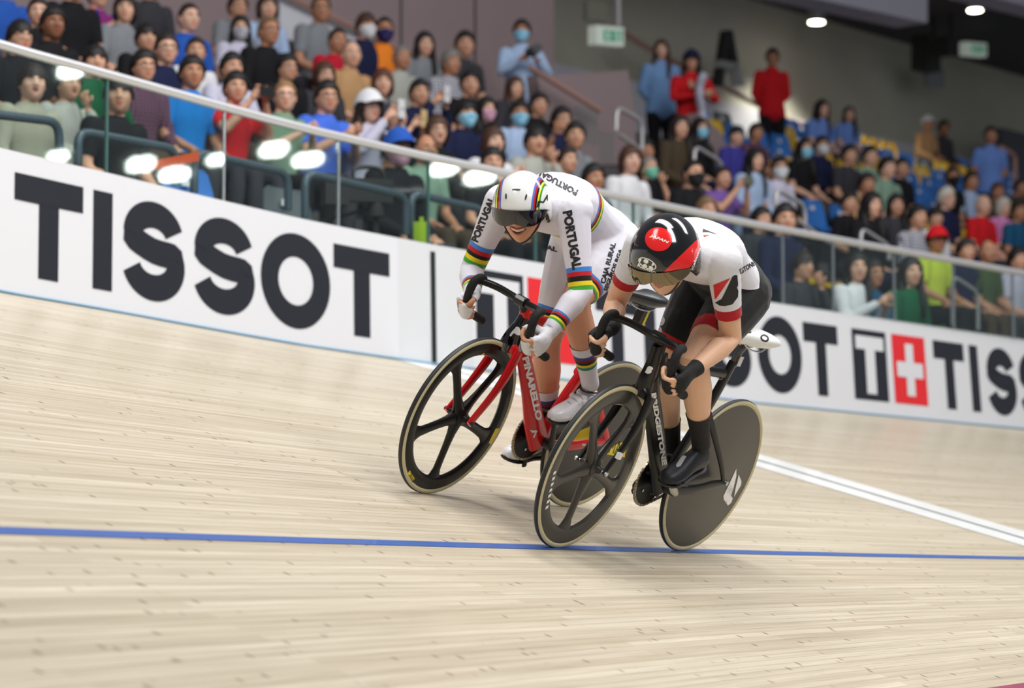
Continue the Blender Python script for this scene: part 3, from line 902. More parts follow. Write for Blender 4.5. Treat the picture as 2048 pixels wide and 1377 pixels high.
def hair_mesh(style, seed=0):
    rnd = np.random.RandomState(seed)
    nu, nv = 52, 26
    az = np.linspace(-180, 180, nu, endpoint=False); el = np.linspace(-70, 86, nv)
    AZ, EL = np.meshgrid(az, el)
    aa = np.abs(AZ)
    if style == 'short': line = np.interp(aa, [0, 38, 55, 72, 80, 105, 180], [36, 31, 18, -8, -2, -28, -36]); th = .023
    elif style == 'crop': line = np.interp(aa, [0, 38, 55, 72, 80, 105, 180], [45, 41, 26, 2, 8, -16, -26]); th = .011
    elif style == 'fringe': line = np.interp(aa, [0, 30, 50, 66, 80, 105, 180], [22, 20, 14, -14, -10, -28, -36]); th = .018
    elif style == 'bob': line = np.interp(aa, [0, 32, 48, 58, 70, 110, 180], [30, 26, 4, -42, -52, -56, -56]); th = .022
    elif style == 'long': line = np.interp(aa, [0, 25, 42, 54, 66, 110, 180], [38, 32, 8, -52, -64, -66, -66]); th = .023
    elif style == 'tied': line = np.interp(aa, [0, 36, 55, 70, 80, 105, 180], [39, 35, 20, -2, -4, -22, -36]); th = .015
    elif style == 'balding': line = np.interp(aa, [0, 60, 78, 84, 110, 180], [95, 95, 22, 0, -18, -26]); th = .008
    else: line = np.full_like(aa, 95.0); th = .01
    thick = th * (0.55 + .45 * sst(EL - line, 0, 22)) + rnd.normal(0, .0022, AZ.shape)
    if style in ('bob', 'long'): thick = thick + .016 * sst(-EL, 0, 60)
    P = head_surface(AZ, np.maximum(EL, line), thick).reshape(-1, 3)
    f = []
    inside = (EL > line - 5.5)
    top = 'balding' != style
    for i in range(nv - 1):
        for j in range(nu):
            q = [(i, j), (i, (j + 1) % nu), (i + 1, (j + 1) % nu), (i + 1, j)]
            if all(inside[a, b] for a, b in q): f.append(tuple(a * nu + b for a, b in q))
    if top: f.append(tuple((nv - 1) * nu + j for j in range(nu)))
    parts = [(P, f, 0)]
    if style == 'long':
        mb = MB()
        for sgn in (1, -1):
            mb.tube([(-.02, sgn * .075, -.03), (-.01, sgn * .088, -.13), (.03, sgn * .092, -.24), (.055, sgn * .085, -.36)], [(.032, .05), (.034, .05), (.03, .042), (.012, .02)], 12)
        mb.tube([(-.09, 0, -.02), (-.10, 0, -.12), (-.115, 0, -.22), (-.12, 0, -.30)], [(.08, .04), (.088, .04), (.08, .036), (.05, .018)], 14)
        parts.append((mb.v, mb.f, 0))
    if style == 'tied':
        mb = MB().sphere((-.115, 0, .045), (.035, .04, .04), 12, 8); parts.append((mb.v, mb.f, 0))
    return merge('hair', parts, [])
def mask_mesh():
    az = np.linspace(-66, 66, 19); el = np.linspace(-64, -4, 11); AZ, EL = np.meshgrid(az, el)
    EL = EL + np.abs(AZ) * .10 * (EL / -64) + (np.exp(-(AZ / 22) ** 2) * 7) * (EL > -9)
    bulge = .012 + .010 * np.exp(-(AZ / 34) ** 2) * np.exp(-((EL + 30) / 26) ** 2)
    base = head_surface(AZ, EL, 0.0); sm = head_surface(AZ, EL * 0 - 14, 0.0)
    P = head_surface(AZ, EL, bulge)
    P[..., 0] = np.maximum(P[..., 0], .062 * np.cos(np.radians(AZ)) ** .5 + .03 * np.exp(-((EL + 22) / 26) ** 2) * np.exp(-(AZ / 40) ** 2))
    n = 19; f = [(i * n + j, i * n + j + 1, (i + 1) * n + j + 1, (i + 1) * n + j) for i in range(10) for j in range(18)]
    mb = MB()
    for sgn in (1, -1):
        mb.tube([head_surface(np.array([sgn * 64.]), np.array([-12.]), .014)[0], (-.005, sgn * .088, .008), (-.028, sgn * .084, -.004)], .0018, 6)
        mb.tube([head_surface(np.array([sgn * 62.]), np.array([-46.]), .014)[0], (-.012, sgn * .086, -.030), (-.028, sgn * .084, -.004)], .0018, 6)
    return merge('mask', [(P.reshape(-1, 3), f, 0), (mb.v, mb.f, 0)], [])
def glasses_mesh():
    mb = MB()
    for sgn in (1, -1):
        c = Vector(head_surface(np.array([20. * sgn]), np.array([3.]))[0]) + Vector((.016, 0, 0))
        pts = [c + Vector((-.006 * abs(math.cos(a)) * (1 if math.cos(a) * sgn > 0 else -.3), .026 * math.cos(a), .019 * math.sin(a))) for a in [2 * math.pi * k / 16 for k in range(17)]]
        mb.tube(pts, .0022, 6)
        mb.tube([c + Vector((-.006, sgn * .026, .008)), (.01, sgn * .083, .022), (-.03, sgn * .083, .012)], .0020, 6)
    mb.tube([(.106, .008, .012), (.109, 0, .014), (.106, -.008, .012)], .002, 6)
    return mb.mesh('glasses')
def cap_parts():
    az = np.linspace(-180, 180, 36, endpoint=False); el = np.linspace(18, 88, 12); AZ, EL = np.meshgrid(az, el)
    E2 = np.where(np.abs(AZ) > 90, EL - 14 * (90 - EL) / 72, EL)
    P = head_surface(AZ, E2, .034).reshape(-1, 3); n = 36
    f = [(i * n + j, i * n + (j + 1) % n, (i + 1) * n + (j + 1) % n, (i + 1) * n + j) for i in range(11) for j in range(n)] + [tuple(11 * n + j for j in range(n))]
    crown = merge('crown', [(P, f, 0)], [])
    mb = MB(); ring = []
    for y in np.linspace(-1, 1, 13):
        a = y * 58
        p = head_surface(np.array([a]), np.array([20.]), .031)[0]; q = np.array([p[0] + .075 * math.cos(R(a)) ** .6 , p[1] * 1.02, p[2] - .018 + .012 * (1 - y * y)])
        ring.append([p, q, q - np.array([0, 0, .004]), p - np.array([0, 0, .005])])
    mb.loft(ring)
    return crown, mb.mesh('brim')

M_EYEW = mat('eye_white', (226, 220, 214), .3); M_IRIS = mat('iris_dark', (34, 24, 20), .2); M_MOUTH = mat('mouth_dark', (70, 24, 24), .5); M_TEETH = mat('teeth', (232, 222, 196), .3)
HAIR_C = {'black': (24, 20, 20), 'dark': (40, 30, 26), 'brown': (74, 48, 34), 'auburn': (92, 50, 34), 'grey': (128, 126, 124), 'white': (206, 202, 192), 'blond': (150, 116, 76), 'sand': (118, 92, 66)}
def hair_mat(c): return mat('hair_' + c, HAIR_C[c], .5, spec=.4, noise=.25, nscale=90, bump=.3, bscale=200)
SKINS = {'a': (222, 174, 148), 'b': (208, 158, 130), 'c': (186, 134, 104), 'd': (146, 98, 72), 'e': (224, 178, 154)}
def skin_mat(c): return mat('skin_' + c, SKINS[c], .5, spec=.35, noise=.06, nscale=25)
def lip_mat(c): q = SKINS[c]; return mat('lip_' + c, (int(q[0] * .86), int(q[1] * .62), int(q[2] * .62)), .45)
# ------------------------------------------------------------------ SPECTATORS
def hand(mb_list, w, d, up, sgn, k=1.0, curl=.6):
    """five-fingered hand from wrist w pointing along d; appended as its own tubes"""
    w = Vector(w); d = Vector(d).normalized(); up = Vector(up); sd = d.cross(up).normalized(); up = sd.cross(d).normalized()
    mb = MB()
    mb.tube([w - d * .01, w + d * .03 * k, w + d * .075 * k, w + d * .088 * k], [(.022, .018), (.036, .016), (.04, .014), (.034, .01)], 10, up=up)
    for i, (o, l) in enumerate(((.030, .062), (.011, .072), (-.010, .068), (-.029, .052))):
        a = w + d * .08 * k + sd * o * sgn * k
        b = a + (d * .6 - up * .35 * curl) * l * .55 * k; c = b + (d * .25 - up * .95 * curl) * l * .5 * k
        mb.tube([a, b, c], [.009, .0085, .007], 7)
    a = w + d * .025 * k + sd * .03 * sgn * k; b = a + (d * .5 + sd * sgn * .6 - up * .2) * .04 * k; c = b + (d * .8 - up * .4) * .028 * k
    mb.tube([a, b, c], [.011, .0095, .008], 7)
    mb_list.append((mb.v, mb.f, 0))

def P3(x, y, z): return (Vector((x, y, z)), Vector((x, -y, z)))
def pose_joints(pose):
    J = {}
    st = pose.startswith('stand')
    if st:
        J['hip'] = P3(0, .09, .92); J['sh'] = P3(0, .175, 1.395); J['neck'] = Vector((.01, 0, 1.49)); J['head'] = Vector((.035, 0, 1.63))
        J['kn'] = P3(.02, .10, .49); J['an'] = P3(-.02, .11, .08); ez = .45
    else:
        J['hip'] = P3(0, .09, .50); J['sh'] = P3(.05, .185, .985); J['neck'] = Vector((.06, 0, 1.06)); J['head'] = Vector((.085, 0, 1.19))
        J['kn'] = P3(.43, .12, .50); J['an'] = P3(.40, .12, .085); ez = 0
    E = lambda a, b: [Vector(a), Vector(b)]
    A = {'lap': (P3(.07, .25, .72), P3(.29, .13, .60)), 'clap': (P3(.13, .25, .75), P3(.33, .045, .90)), 'phone': (P3(.22, .22, .84), P3(.33, .07, 1.08)),
         'cross': (P3(.12, .26, .76), (Vector((.25, -.08, .77)), Vector((.27, .08, .74)))), 'chin': ((Vector((.27, .18, .70)), Vector((.08, -.25, .73))), (Vector((.22, .06, 1.03)), Vector((.26, .02, .68)))),
         'wave': ((Vector((.12, .30, .80)), Vector((.07, -.25, .72))), (Vector((.30, .24, 1.02)), Vector((.29, -.12, .62)))),
         'stand': (P3(-.03, .24, 1.14), P3(-.12, .06, .98)), 'stand_cam': (P3(.14, .26, 1.17), P3(.27, .08, 1.30)), 'stand_hug': (P3(.12, .26, 1.18), (Vector((.27, -.06, 1.30)), Vector((.27, .06, 1.22))))}[pose]
    J['el'], J['wr'] = A
    return J
BASE = {}
def base_body(pose):
    if pose in BASE: return BASE[pose]
    J = pose_joints(pose); mb = MB()
    torso(mb, J['hip'][0], J['hip'][1], J['sh'][0], J['sh'][1], J['neck'], .02, 1.04, fwd=(1, 0, 0))
    limb(mb, [J['neck'] + Vector((-.02, 0, -.06)), J['neck'], J['head'] + Vector((-.02, 0, -.05))], [.07, .056, .054])
    for i in (0, 1):
        limb(mb, [J['sh'][i], J['sh'][i].lerp(J['el'][i], .5), J['el'][i], J['el'][i].lerp(J['wr'][i], .35), J['wr'][i]], [.063, .052, .043, .042, .027])
        limb(mb, [J['hip'][i] + Vector((0, 0, -.02)), J['hip'][i].lerp(J['kn'][i], .5), J['kn'][i], J['kn'][i].lerp(J['an'][i], .35), J['an'][i]], [.095, .085, .062, .060, .04])
        a = J['an'][i]; limb(mb, [a + Vector((-.05, 0, -.045)), a + Vector((.06, 0, -.045)), a + Vector((.17, 0, -.055))], [.038, .040, .028])
    V, N, Fc = remesh(mb, .021, 5)
    bones = [(J['hip'][0].lerp(J['hip'][1], .5), J['neck'], .16), (J['neck'], J['head'], .055), (J['sh'][0], J['el'][0], .05), (J['sh'][1], J['el'][1], .05), (J['el'][0], J['wr'][0], .04), (J['el'][1], J['wr'][1], .04),
             (J['hip'][0], J['kn'][0], .085), (J['hip'][1], J['kn'][1], .085), (J['kn'][0], J['an'][0], .055), (J['kn'][1], J['an'][1], .055),
             (J['an'][0] + Vector((-.05, 0, -.045)), J['an'][0] + Vector((.17, 0, -.055)), .04), (J['an'][1] + Vector((-.05, 0, -.045)), J['an'][1] + Vector((.17, 0, -.055)), .04), (J['sh'][0], J['sh'][1], .085)]
    lab = labels(V, bones)
    b, t = lab
    hands = []
    for i, sg in ((0, 1), (1, -1)):
        hand(hands, J['wr'][i], J['wr'][i] - J['el'][i], Vector((0, 0, 1)) if pose in ('lap', 'cross') else Vector((0, -sg, .3)), sg)
    tor = np.isin(b, (0, 12)) & (V[:, 2] < (J['neck'].z + .015))
    short = tor | (np.isin(b, (2, 3)) & (t < .80)) | (np.isin(b, (6, 7)) & (t < .18))
    long_ = tor | np.isin(b, (2, 3)) | (np.isin(b, (4, 5)) & (t < .93)) | (np.isin(b, (6, 7)) & (t < .18))
    legs = np.isin(b, (6, 7, 8, 9)) | ((b == 0) & (t < .22)); legs &= ~(np.isin(b, (8, 9)) & (t > .95))
    shoes = np.isin(b, (10, 11)) | (np.isin(b, (8, 9)) & (t > .92))
    G = {'short': shell('top', V, N, Fc, short, .012, ((2, .72, 1), (3, .72, 1)), bones=bones, lab=lab), 'long': shell('top', V, N, Fc, long_, .013, ((4, .93, 1), (5, .93, 1)), bones=bones, lab=lab),
         'legs': shell('trousers', V, N, Fc, legs, .009), 'shoes': shell('shoes', V, N, Fc, shoes, .014)}
    BASE[pose] = (J, V, Fc, hands, G)
    return BASE[pose]
HEADS = {}
BODIES = {}
def body_mesh(pose, yaw, mouth):
    key = (pose, yaw, mouth)
    if key in BODIES: return BODIES[key]
    J, V, Fc, hands, G = base_body(pose)
    if mouth not in HEADS: HEADS[mouth] = head_parts(34, 24, mouth)
    M_ = np.array(Matrix.Rotation(R(yaw), 3, 'Z')); c = np.array(J['head'])
    parts = [(V, Fc, 0)] + hands + [(np.asarray(p) @ M_.T + c, f, m) for p, f, m in HEADS[mouth]]
    BODIES[key] = merge('body', parts, [None] * 7)
    return BODIES[key]
HAIRS = {}; MASK = mask_mesh(); GLASSES = glasses_mesh(); CROWN, BRIM = cap_parts()
def inst(name, me, m, parent, M=None):
    if not me.materials: me.materials.append(None)
    o = bpy.data.objects.new(name, me); COL.objects.link(o); o.parent = parent
    if M is not None: o.matrix_local = M
    ms = m if isinstance(m, (list, tuple)) else [m]
    for sl, mm in zip(o.material_slots, ms): sl.link = 'OBJECT'; sl.material = mm
    return o
CLOTH = {'black': (26, 26, 30), 'navy': (28, 34, 66), 'white': (222, 222, 226), 'lilac': (198, 196, 216), 'grey': (128, 132, 138), 'charcoal': (58, 58, 64), 'blue': (38, 84, 170), 'bright': (22, 124, 206), 'royal': (70, 110, 214), 'pale': (168, 190, 222), 'sky': (112, 146, 216),
 'red': (206, 30, 38), 'crimson': (184, 28, 50), 'sage': (118, 150, 124), 'beige': (158, 158, 140), 'fog': (170, 172, 164), 'orange': (238, 134, 42), 'purple': (120, 88, 160), 'violet': (66, 62, 150), 'brown': (74, 62, 48), 'olive': (74, 92, 56), 'lime': (206, 224, 78), 'pink': (220, 140, 196), 'green': (20, 92, 58), 'teal': (30, 84, 120), 'tan': (186, 146, 104), 'plaid': (74, 52, 82), 'check': (176, 176, 190), 'mint': (130, 160, 140), 'denim': (122, 160, 210), 'stripe': (150, 30, 70)}
def cloth_mat(c):
    nm = 'cloth_' + c
    if nm in MATS: return MATS[nm]
    m = mat(nm, CLOTH[c], .85, spec=.2, noise=.10, nscale=14, bump=.25, bscale=35)
    if c in ('plaid', 'check', 'stripe'):
        nt = m.node_tree; tc = nt.nodes.new('ShaderNodeTexCoord'); p = nt.nodes['Principled BSDF']
        w1 = nt.nodes.new('ShaderNodeTexWave'); w1.bands_direction = 'Y'; w1.inputs['Scale'].default_value = 5 if c == 'stripe' else 11
        w2 = nt.nodes.new('ShaderNodeTexWave'); w2.bands_direction = 'Z'; w2.inputs['Scale'].default_value = 0.01 if c == 'stripe' else 11
        nt.links.new(tc.outputs['Object'], w1.inputs[0]); nt.links.new(tc.outputs['Object'], w2.inputs[0])
        a = nt.nodes.new('ShaderNodeMath'); a.operation = 'ADD'; nt.links.new(w1.outputs['Fac'], a.inputs[0]); nt.links.new(w2.outputs['Fac'], a.inputs[1])
        r = nt.nodes.new('ShaderNodeValToRGB'); cc = {'plaid': ((40, 38, 60), (140, 90, 110)), 'check': ((90, 90, 108), (214, 214, 222)), 'stripe': ((168, 24, 56), (50, 60, 160))}[c]
        r.color_ramp.elements[0].color = srgb(*cc[0]); r.color_ramp.elements[1].color = srgb(*cc[1]); r.color_ramp.elements[0].position = .35; r.color_ramp.elements[1].position = .75
        m2 = nt.nodes.new('ShaderNodeMath'); m2.operation = 'MULTIPLY'; m2.inputs[1].default_value = .5 if c != 'stripe' else 1; nt.links.new(a.outputs[0], m2.inputs[0])
        nt.links.new(m2.outputs[0], r.inputs[0]); nt.links.new(r.outputs[0], p.inputs['Base Color'])
    return m
MASKS = {'white': (226, 228, 232), 'grey': (176, 176, 186), 'sky': (142, 204, 232), 'pink': (206, 158, 180), 'green': (118, 196, 168), 'black': (22, 22, 26), 'navy': (44, 36, 92), 'tan': (150, 116, 88)}

# px, py of the face centre | hair style | hair colour | skin | top | sleeve | pose | extras | label
CROWD = """65 168|fringe|dark|e|beige|long|lap|o|woman with dark fringe in beige cardigan, mouth open, at the left end
138 172|short|black|b|fog|long|chin|o|man in pale grey sweatshirt raising a fist, mouth open
237 193|fringe|black|b|black|short|lap||youth in black tee looking down behind the first glass upright
288 136|short|black|b|plaid|long|lap|g|man with glasses in a dark purple plaid shirt
384 148|short|black|c|bright|short|lap||young man in a bright blue tee behind the glass
40 77|fringe|black|b|black|short|lap|g|youth with thick black hair and glasses at the left edge
77 27|tied|dark|a|black|long|lap||smiling woman in a black top near the top left corner
106 50|short|black|d|black|long|lap||man in black leaning behind the smiling woman
190 125|fringe|black|b|green|long|chin||person in dark green holding hands to the face
197 -8|short|brown|a|stripe|short|clap||child in a red and blue striped football shirt
250 20|bob|dark|a|grey|short|lap||woman in a grey top behind the child in stripes
292 78|fringe|black|b|black|long|lap||young man in black with white earbuds
333 100|tied|dark|a|navy|long|lap|g|woman with glasses in a dark navy jacket
378 38|crop|dark|e|blue|short|lap||large man in a plain blue tee
392 104|tied|dark|b|white|short|lap||person in white half hidden behind the bright blue tee
14 -30|short|black|b|blue|short|lap||spectator in blue cut off at the top left corner
150 -28|short|black|b|black|short|lap||spectator in black with a bare arm at the top edge
305 -25|short|black|b|charcoal|long|lap||spectator in a dark jacket over a pale shirt at the top edge
481 59|long|black|a|lilac|short|lap|m:grey|woman with long black hair and pale grey mask
476 15|short|dark|b|grey|short|lap|g|man with glasses and grey tee in the upper left crowd
535 17|bob|dark|a|pale|long|lap||woman in a pale blue shirt in the upper left crowd
538 64|crop|sand|c|black|long|lap|g|older man with glasses in a black jacket
642 20|crop|black|c|grey|short|lap|g|man in a light grey tee with glasses under the sloping rail
675 84|crop|dark|c|crimson|short|lap||man in a red shirt with a grey waistcoat
703 111|balding|grey|a|tan|short|lap||bald older man behind the red shirt
732 54|fringe|brown|b|navy|short|lap|m:white|person with brown hair and white mask in navy
769 62|crop|black|c|orange|short|lap|m:navy|man with a navy mask and orange tee
464 138|short|black|b|lilac|short|cross||young man in lilac leaning on his forearm
471 178|short|black|b|red|short|phone|f|man in a red tee holding up a black phone
575 138|short|black|b|black|short|lap|g|young man with glasses in a black tee, mid crowd
570 195|crop|blond|e|sage|short|clap|g|fair-haired man with glasses in a sage green shirt
649 153|bob|brown|a|charcoal|long|lap|g|woman with brown hair half hidden behind the royal blue tee
654 197|short|black|b|royal|short|clap|g|man with glasses in a royal blue tee
738 217|long|dark|e|lilac|long|phone|c:white|woman in a white cap and white jacket raising her phone
765 168|bob|auburn|a|charcoal|long|lap||woman with auburn hair behind the white cap
804 118|crop|grey|c|fog|short|lap||older man with swept grey hair in a pale tee
849 91|long|black|e|grey|long|lap||woman with black hair in a grey hooded jacket
903 128|short|grey|c|check|long|lap||grey-haired woman in a checked white and grey shirt
930 91|short|black|b|charcoal|short|lap||young man with short black hair below the mauve wall
1044 64|short|dark|c|pale|long|stand_cam|m:sky|standing photographer in pale blue sweater and sky blue mask
839 188|short|black|b|navy|long|phone|f|person with black hair holding up a white phone
795 237|tied|dark|a|tan|short|phone||person behind a raised gold phone beside the white cap
940 170|short|black|b|black|short|lap||person with dark hair beside the checked shirt
932 230|fringe|black|b|navy|short|lap|m:sky|boy in navy tee with sky blue mask
874 264|bob|brown|a|black|long|lap|og|woman with glasses and brown bob, mouth open, in black
972 222|long|black|a|black|long|lap|m:pink|woman with long black hair and pink mask
1039 230|short|black|c|pale|short|wave|m:sky|man in pale blue shirt with sky blue mask waving
1030 178|long|brown|a|charcoal|long|lap||woman with long brown hair under the photographer
1078 212|short|black|b|black|long|lap||smiling man in black with a red collar
1123 242|short|black|b|navy|short|lap|g|man with glasses in a navy tee left of the stair glass
1150 274|short|black|b|grey|long|lap||youth in a grey printed top beside the stair glass
987 286|bob|brown|e|white|short|clap|o|woman with a brown bob in white, mouth open, clapping
1071 284|fringe|black|b|fog|long|chin|o|youth in a pale grey sweatshirt resting chin on hand
1135 323|tied|dark|b|black|short|lap||child in black just above the handrail behind the white back
985 328|short|black|b|black|short|lap||person whose forehead shows just above the white helmet
851 301|balding|dark|c|mint|short|lap|m:tan|bald man with a brown mask and grey-green shirt
797 300|short|black|b|black|long|lap|c:blue m:pink|television camera operator in a blue cap and pink mask
1323 101|long|brown|e|denim|long|stand||standing woman with long hair in a pale denim shirt
1383 123|long|black|b|red|long|stand_hug|c:navy|standing woman in a red jacket and navy cap
1545 116|short|black|c|red|long|stand||standing man in a bright red blazer and dark trousers
1360 257|long|dark|a|brown|long|lap||woman with long dark hair in a brown jacket
1400 259|long|black|a|black|long|lap|m:sky|woman in black with a sky blue mask beside the brown jacket
1473 274|fringe|black|e|violet|long|lap||woman with a black fringe in a violet top
1513 267|short|black|c|plaid|short|lap||man in dark maroon below the red blazer
1261 323|bob|brown|e|white|long|lap||woman with a light brown bob in a white sweater
1298 338|crop|grey|b|black|short|chin|m:green|man in black with a green mask and wristwatch
1293 304|short|black|c|black|short|lap||head just behind the man in a green mask
1387 350|crop|black|b|black|short|lap|m:black|man in a black tee with a black mask
1446 358|tied|dark|b|purple|short|phone|f|woman in a purple top photographing with her phone
1510 323|long|black|a|pale|long|lap||woman with long black hair in a pale blue shirt
1560 338|short|black|b|lilac|short|lap|m:white g|man with glasses and white mask in a white shirt
1609 299|long|black|a|black|short|lap|m:sky|woman in black with a sky blue mask in the right-hand block
1414 422|short|sand|b|brown|short|lap||older person just above the rail over the black helmet
1523 442|short|black|b|charcoal|long|lap||person in dark clothes bending behind the rail, right of the black helmet
1570 442|short|black|b|navy|long|lap||man with black hair just above the handrail, dark jacket
1187 360|short|black|c|navy|short|lap||young man with cropped black hair behind the white rider's back
1644 293|short|black|b|navy|long|lap|m:white|person in dark navy with a white mask in the right-hand block
1644 220|long|dark|a|sky|short|lap||left of two girls in sky blue shirts on the upper seats
1698 230|long|black|a|sky|short|lap||right of two girls in sky blue shirts on the upper seats
1699 312|short|black|b|charcoal|short|lap||man in a dark tee with a blue print
1741 315|short|black|a|mint|short|lap||woman in a pale green patterned top
1775 338|short|black|a|mint|short|lap||short-haired woman in pale green farther right
1804 338|short|black|b|black|short|lap||man in black beside the short-haired woman
1734 370|short|dark|c|tan|short|lap||older man above the two women with long black hair
1699 408|short|black|b|black|short|lap||man in a black polo shirt beside the aisle rail
1743 413|long|black|a|black|long|lap||left of two women with very long black hair
1792 413|long|black|b|charcoal|long|lap||right of two women with very long black hair
1836 437|short|black|b|check|long|lap||child in a striped white top
1871 437|fringe|black|b|white|short|lap||black-haired child beside the striped child
1894 399|short|white|e|navy|short|lap|g|grey-haired man with glasses in a navy polo
1906 355|short|dark|c|black|long|lap|m:black|person in black with a black face covering
1943 364|short|dark|c|pale|short|lap||bearded man in a pale shirt
1967 413|balding|white|e|red|short|lap||balding man in a red polo shirt
2007 416|bob|white|e|pink|short|lap||white-haired woman in a pink top
1874 483|short|dark|c|lime|short|lap|c:red|bearded man in a lime yellow tee and red cap
1932 504|short|dark|b|navy|short|lap||dark-haired person right of the red cap
1975 506|balding|dark|c|olive|short|lap||balding man in olive green
2036 521|short|black|b|lilac|short|lap||person in lilac at the right edge
1996 385|short|brown|c|brown|short|lap||brown-haired person above the pink top
2042 376|short|dark|c|brown|long|lap||person in brown at the far right edge
2039 425|short|dark|c|teal|short|lap||man in a teal shirt at the right edge
1606 535|fringe|dark|b|charcoal|long|chin|g|person with curly dark hair and glasses in a dark suit behind the glass
1714 538|long|black|a|white|long|clap||woman leaning forward in a white shirt behind the glass
1746 550|short|black|c|teal|short|lap|g|man in a dark patterned shirt beside the leaning woman
1821 547|long|black|a|green|long|lap||woman with long black hair in a dark green top
1982 272|short|black|c|sky|short|stand||standing man in a sky blue shirt at the far right
1856 249|short|white|c|tan|long|lap|c:white|person in tan with a white cap on the upper right seats
1888 257|short|black|d|charcoal|long|lap||man in a dark jacket next to the white cap"""
PEOPLE = []
def place_row(px, py, standing, taken):
    best = None
    for k in range(0, NR):
        s, p = hit(px, py, row_d(k))
        f = row_z(k, s); nom = 1.63 if standing else 1.19
        sc = (p.z - f) / nom
        cost = abs(sc - 1.0) + (.30 if standing else .10) * sum(1 for kk, ss in taken if kk == k and abs(ss - s) < .42) + (5 if k > 8 and px < 1110 else 0) + (.3 if k == 0 and 330 < px < 720 else 0)
        if best is None or cost < best[0]: best = (cost, k, s, p, sc)
    return best
taken = []
def add_person(line):
    f = line.split('|'); px, py = map(float, f[0].split()); style, hc, sk, top, slv, pose, ex, lb = f[1:9]
    st = pose.startswith('stand')
    _, k, s, p, sc = place_row(px, py, st, taken)
    taken.append((k, s)); sc = max(.82, min(1.16, sc))
    b, o, t = plan(s); rz = math.atan2(-o.y, -o.x) - (R(32) if st else 0)
    i = len(PEOPLE); yaw = (-30, -16, -40, -22)[i % 4] if not st else -25
    J = pose_joints(pose)
    fl = row_z(k, s)
    hd = Matrix.Rotation(rz, 3, 'Z') @ (J['head'] * sc)
    root = tag(empty('person', (p.x - hd.x, p.y - hd.y, fl)), lb, 'person', 'spectators in the stand')
    root.rotation_euler = (0, 0, rz); root.scale = (sc, sc, sc)
    mouth = 'open' if 'o' in ex.replace('orange', '').split(' ')[0][:2] and not ex.startswith('m') else 'shut'
    body = inst('body', body_mesh(pose, yaw, mouth), [skin_mat(sk), lip_mat(sk), M_EYEW, M_IRIS, hair_mat(hc), M_MOUTH, M_TEETH], root)
    G = BASE[pose][4]
    inst('top', G[slv], cloth_mat(top), root)
    inst('trousers', G['legs'], cloth_mat(('charcoal', 'navy', 'black', 'brown')[i % 4] if not st else 'black'), root)
    inst('shoes', G['shoes'], cloth_mat('black'), root)
    HM = Matrix.Translation(J['head']) @ Matrix.Rotation(R(yaw), 4, 'Z')
    cap = [e[2:] for e in ex.split(' ') if e.startswith('c:')]
    hs = style
    if (hs, i % 3) not in HAIRS: HAIRS[(hs, i % 3)] = hair_mesh(hs, i % 3)
    inst('hair', HAIRS[(hs, i % 3)], hair_mat(hc), root, HM)
    if cap:
        inst('cap_crown', CROWN, cloth_mat(cap[0]), root, HM); inst('cap_brim', BRIM, cloth_mat(cap[0]), root, HM)
    mk = [e[2:] for e in ex.split(' ') if e.startswith('m:')]
    if mk: inst('face_mask', MASK, mat('mask_' + mk[0], MASKS[mk[0]], .8), root, HM)
    if 'g' in ex.split(' ')[-1][-1:] and not ex.split(' ')[-1].startswith(('m:', 'c:')): inst('glasses', GLASSES, mat('glasses_black', (24, 22, 24), .3), root, HM)
    PEOPLE.append((root, k, s, sc, J, rz, lb))
    return root
for ln in CROWD.split('\n'): add_person(ln)

# things people hold
def held(idx_words, name, local, size, m, lb, cat, lens=None):
    for root, k, s, sc, J, rz, l in PEOPLE:
        if idx_words in l:
            w = root.location + Matrix.Rotation(rz, 3, 'Z') @ (Vector(local) * sc)
            t = tag(empty(name, w, rz), lb, cat)
            bm = bmesh.new(); bmesh.ops.create_cube(bm, size=1); bmesh.ops.scale(bm, vec=size, verts=bm.verts); bmesh.ops.bevel(bm, geom=bm.edges[:], offset=min(size) * .3, segments=2, affect='EDGES')
            me = bpy.data.meshes.new('case'); bm.to_mesh(me); bm.free(); link('case', me, t, m)
            if lens: MB().tube([(size[0] * .4, 0, 0), (size[0] * .5 + lens[1], 0, 0)], [lens[0], lens[0] * 1.1], 14).build('lens', mat('lens_black', (16, 16, 18), .25), t)
            return t
held('red tee holding', 'phone', (.42, 0, 1.13), (.010, .15, .075), mat('phone_black', (20, 20, 24), .25), 'black phone held up by the man in the red tee', 'phone', (.008, .003))
held('white cap and white jacket', 'phone', (.41, .0, 1.15), (.010, .075, .15), mat('phone_white', (206, 206, 210), .3), 'pale phone raised by the woman in the white cap', 'phone', (.008, .003))
held('holding up a white phone', 'phone', (.41, 0, 1.15), (.010, .075, .15), mat('phone_white', (206, 206, 210)), 'white phone held up by the black-haired person', 'phone', (.008, .003))
held('raised gold phone', 'phone', (.41, 0, 1.15), (.010, .075, .15), mat('phone_gold', (196, 170, 120), .3), 'gold phone raised beside the white cap', 'phone', (.008, .003))
held('purple top photographing', 'phone', (.41, 0, 1.14), (.010, .15, .075), mat('phone_olive', (110, 112, 96), .3), 'phone held by the woman in the purple top', 'phone', (.008, .003))
held('standing photographer', 'photo_camera', (.36, 0, 1.36), (.08, .14, .10), mat('camera_black', (22, 22, 24), .4), 'photo camera with a pale long lens held by the standing photographer', 'camera', (.045, .16))
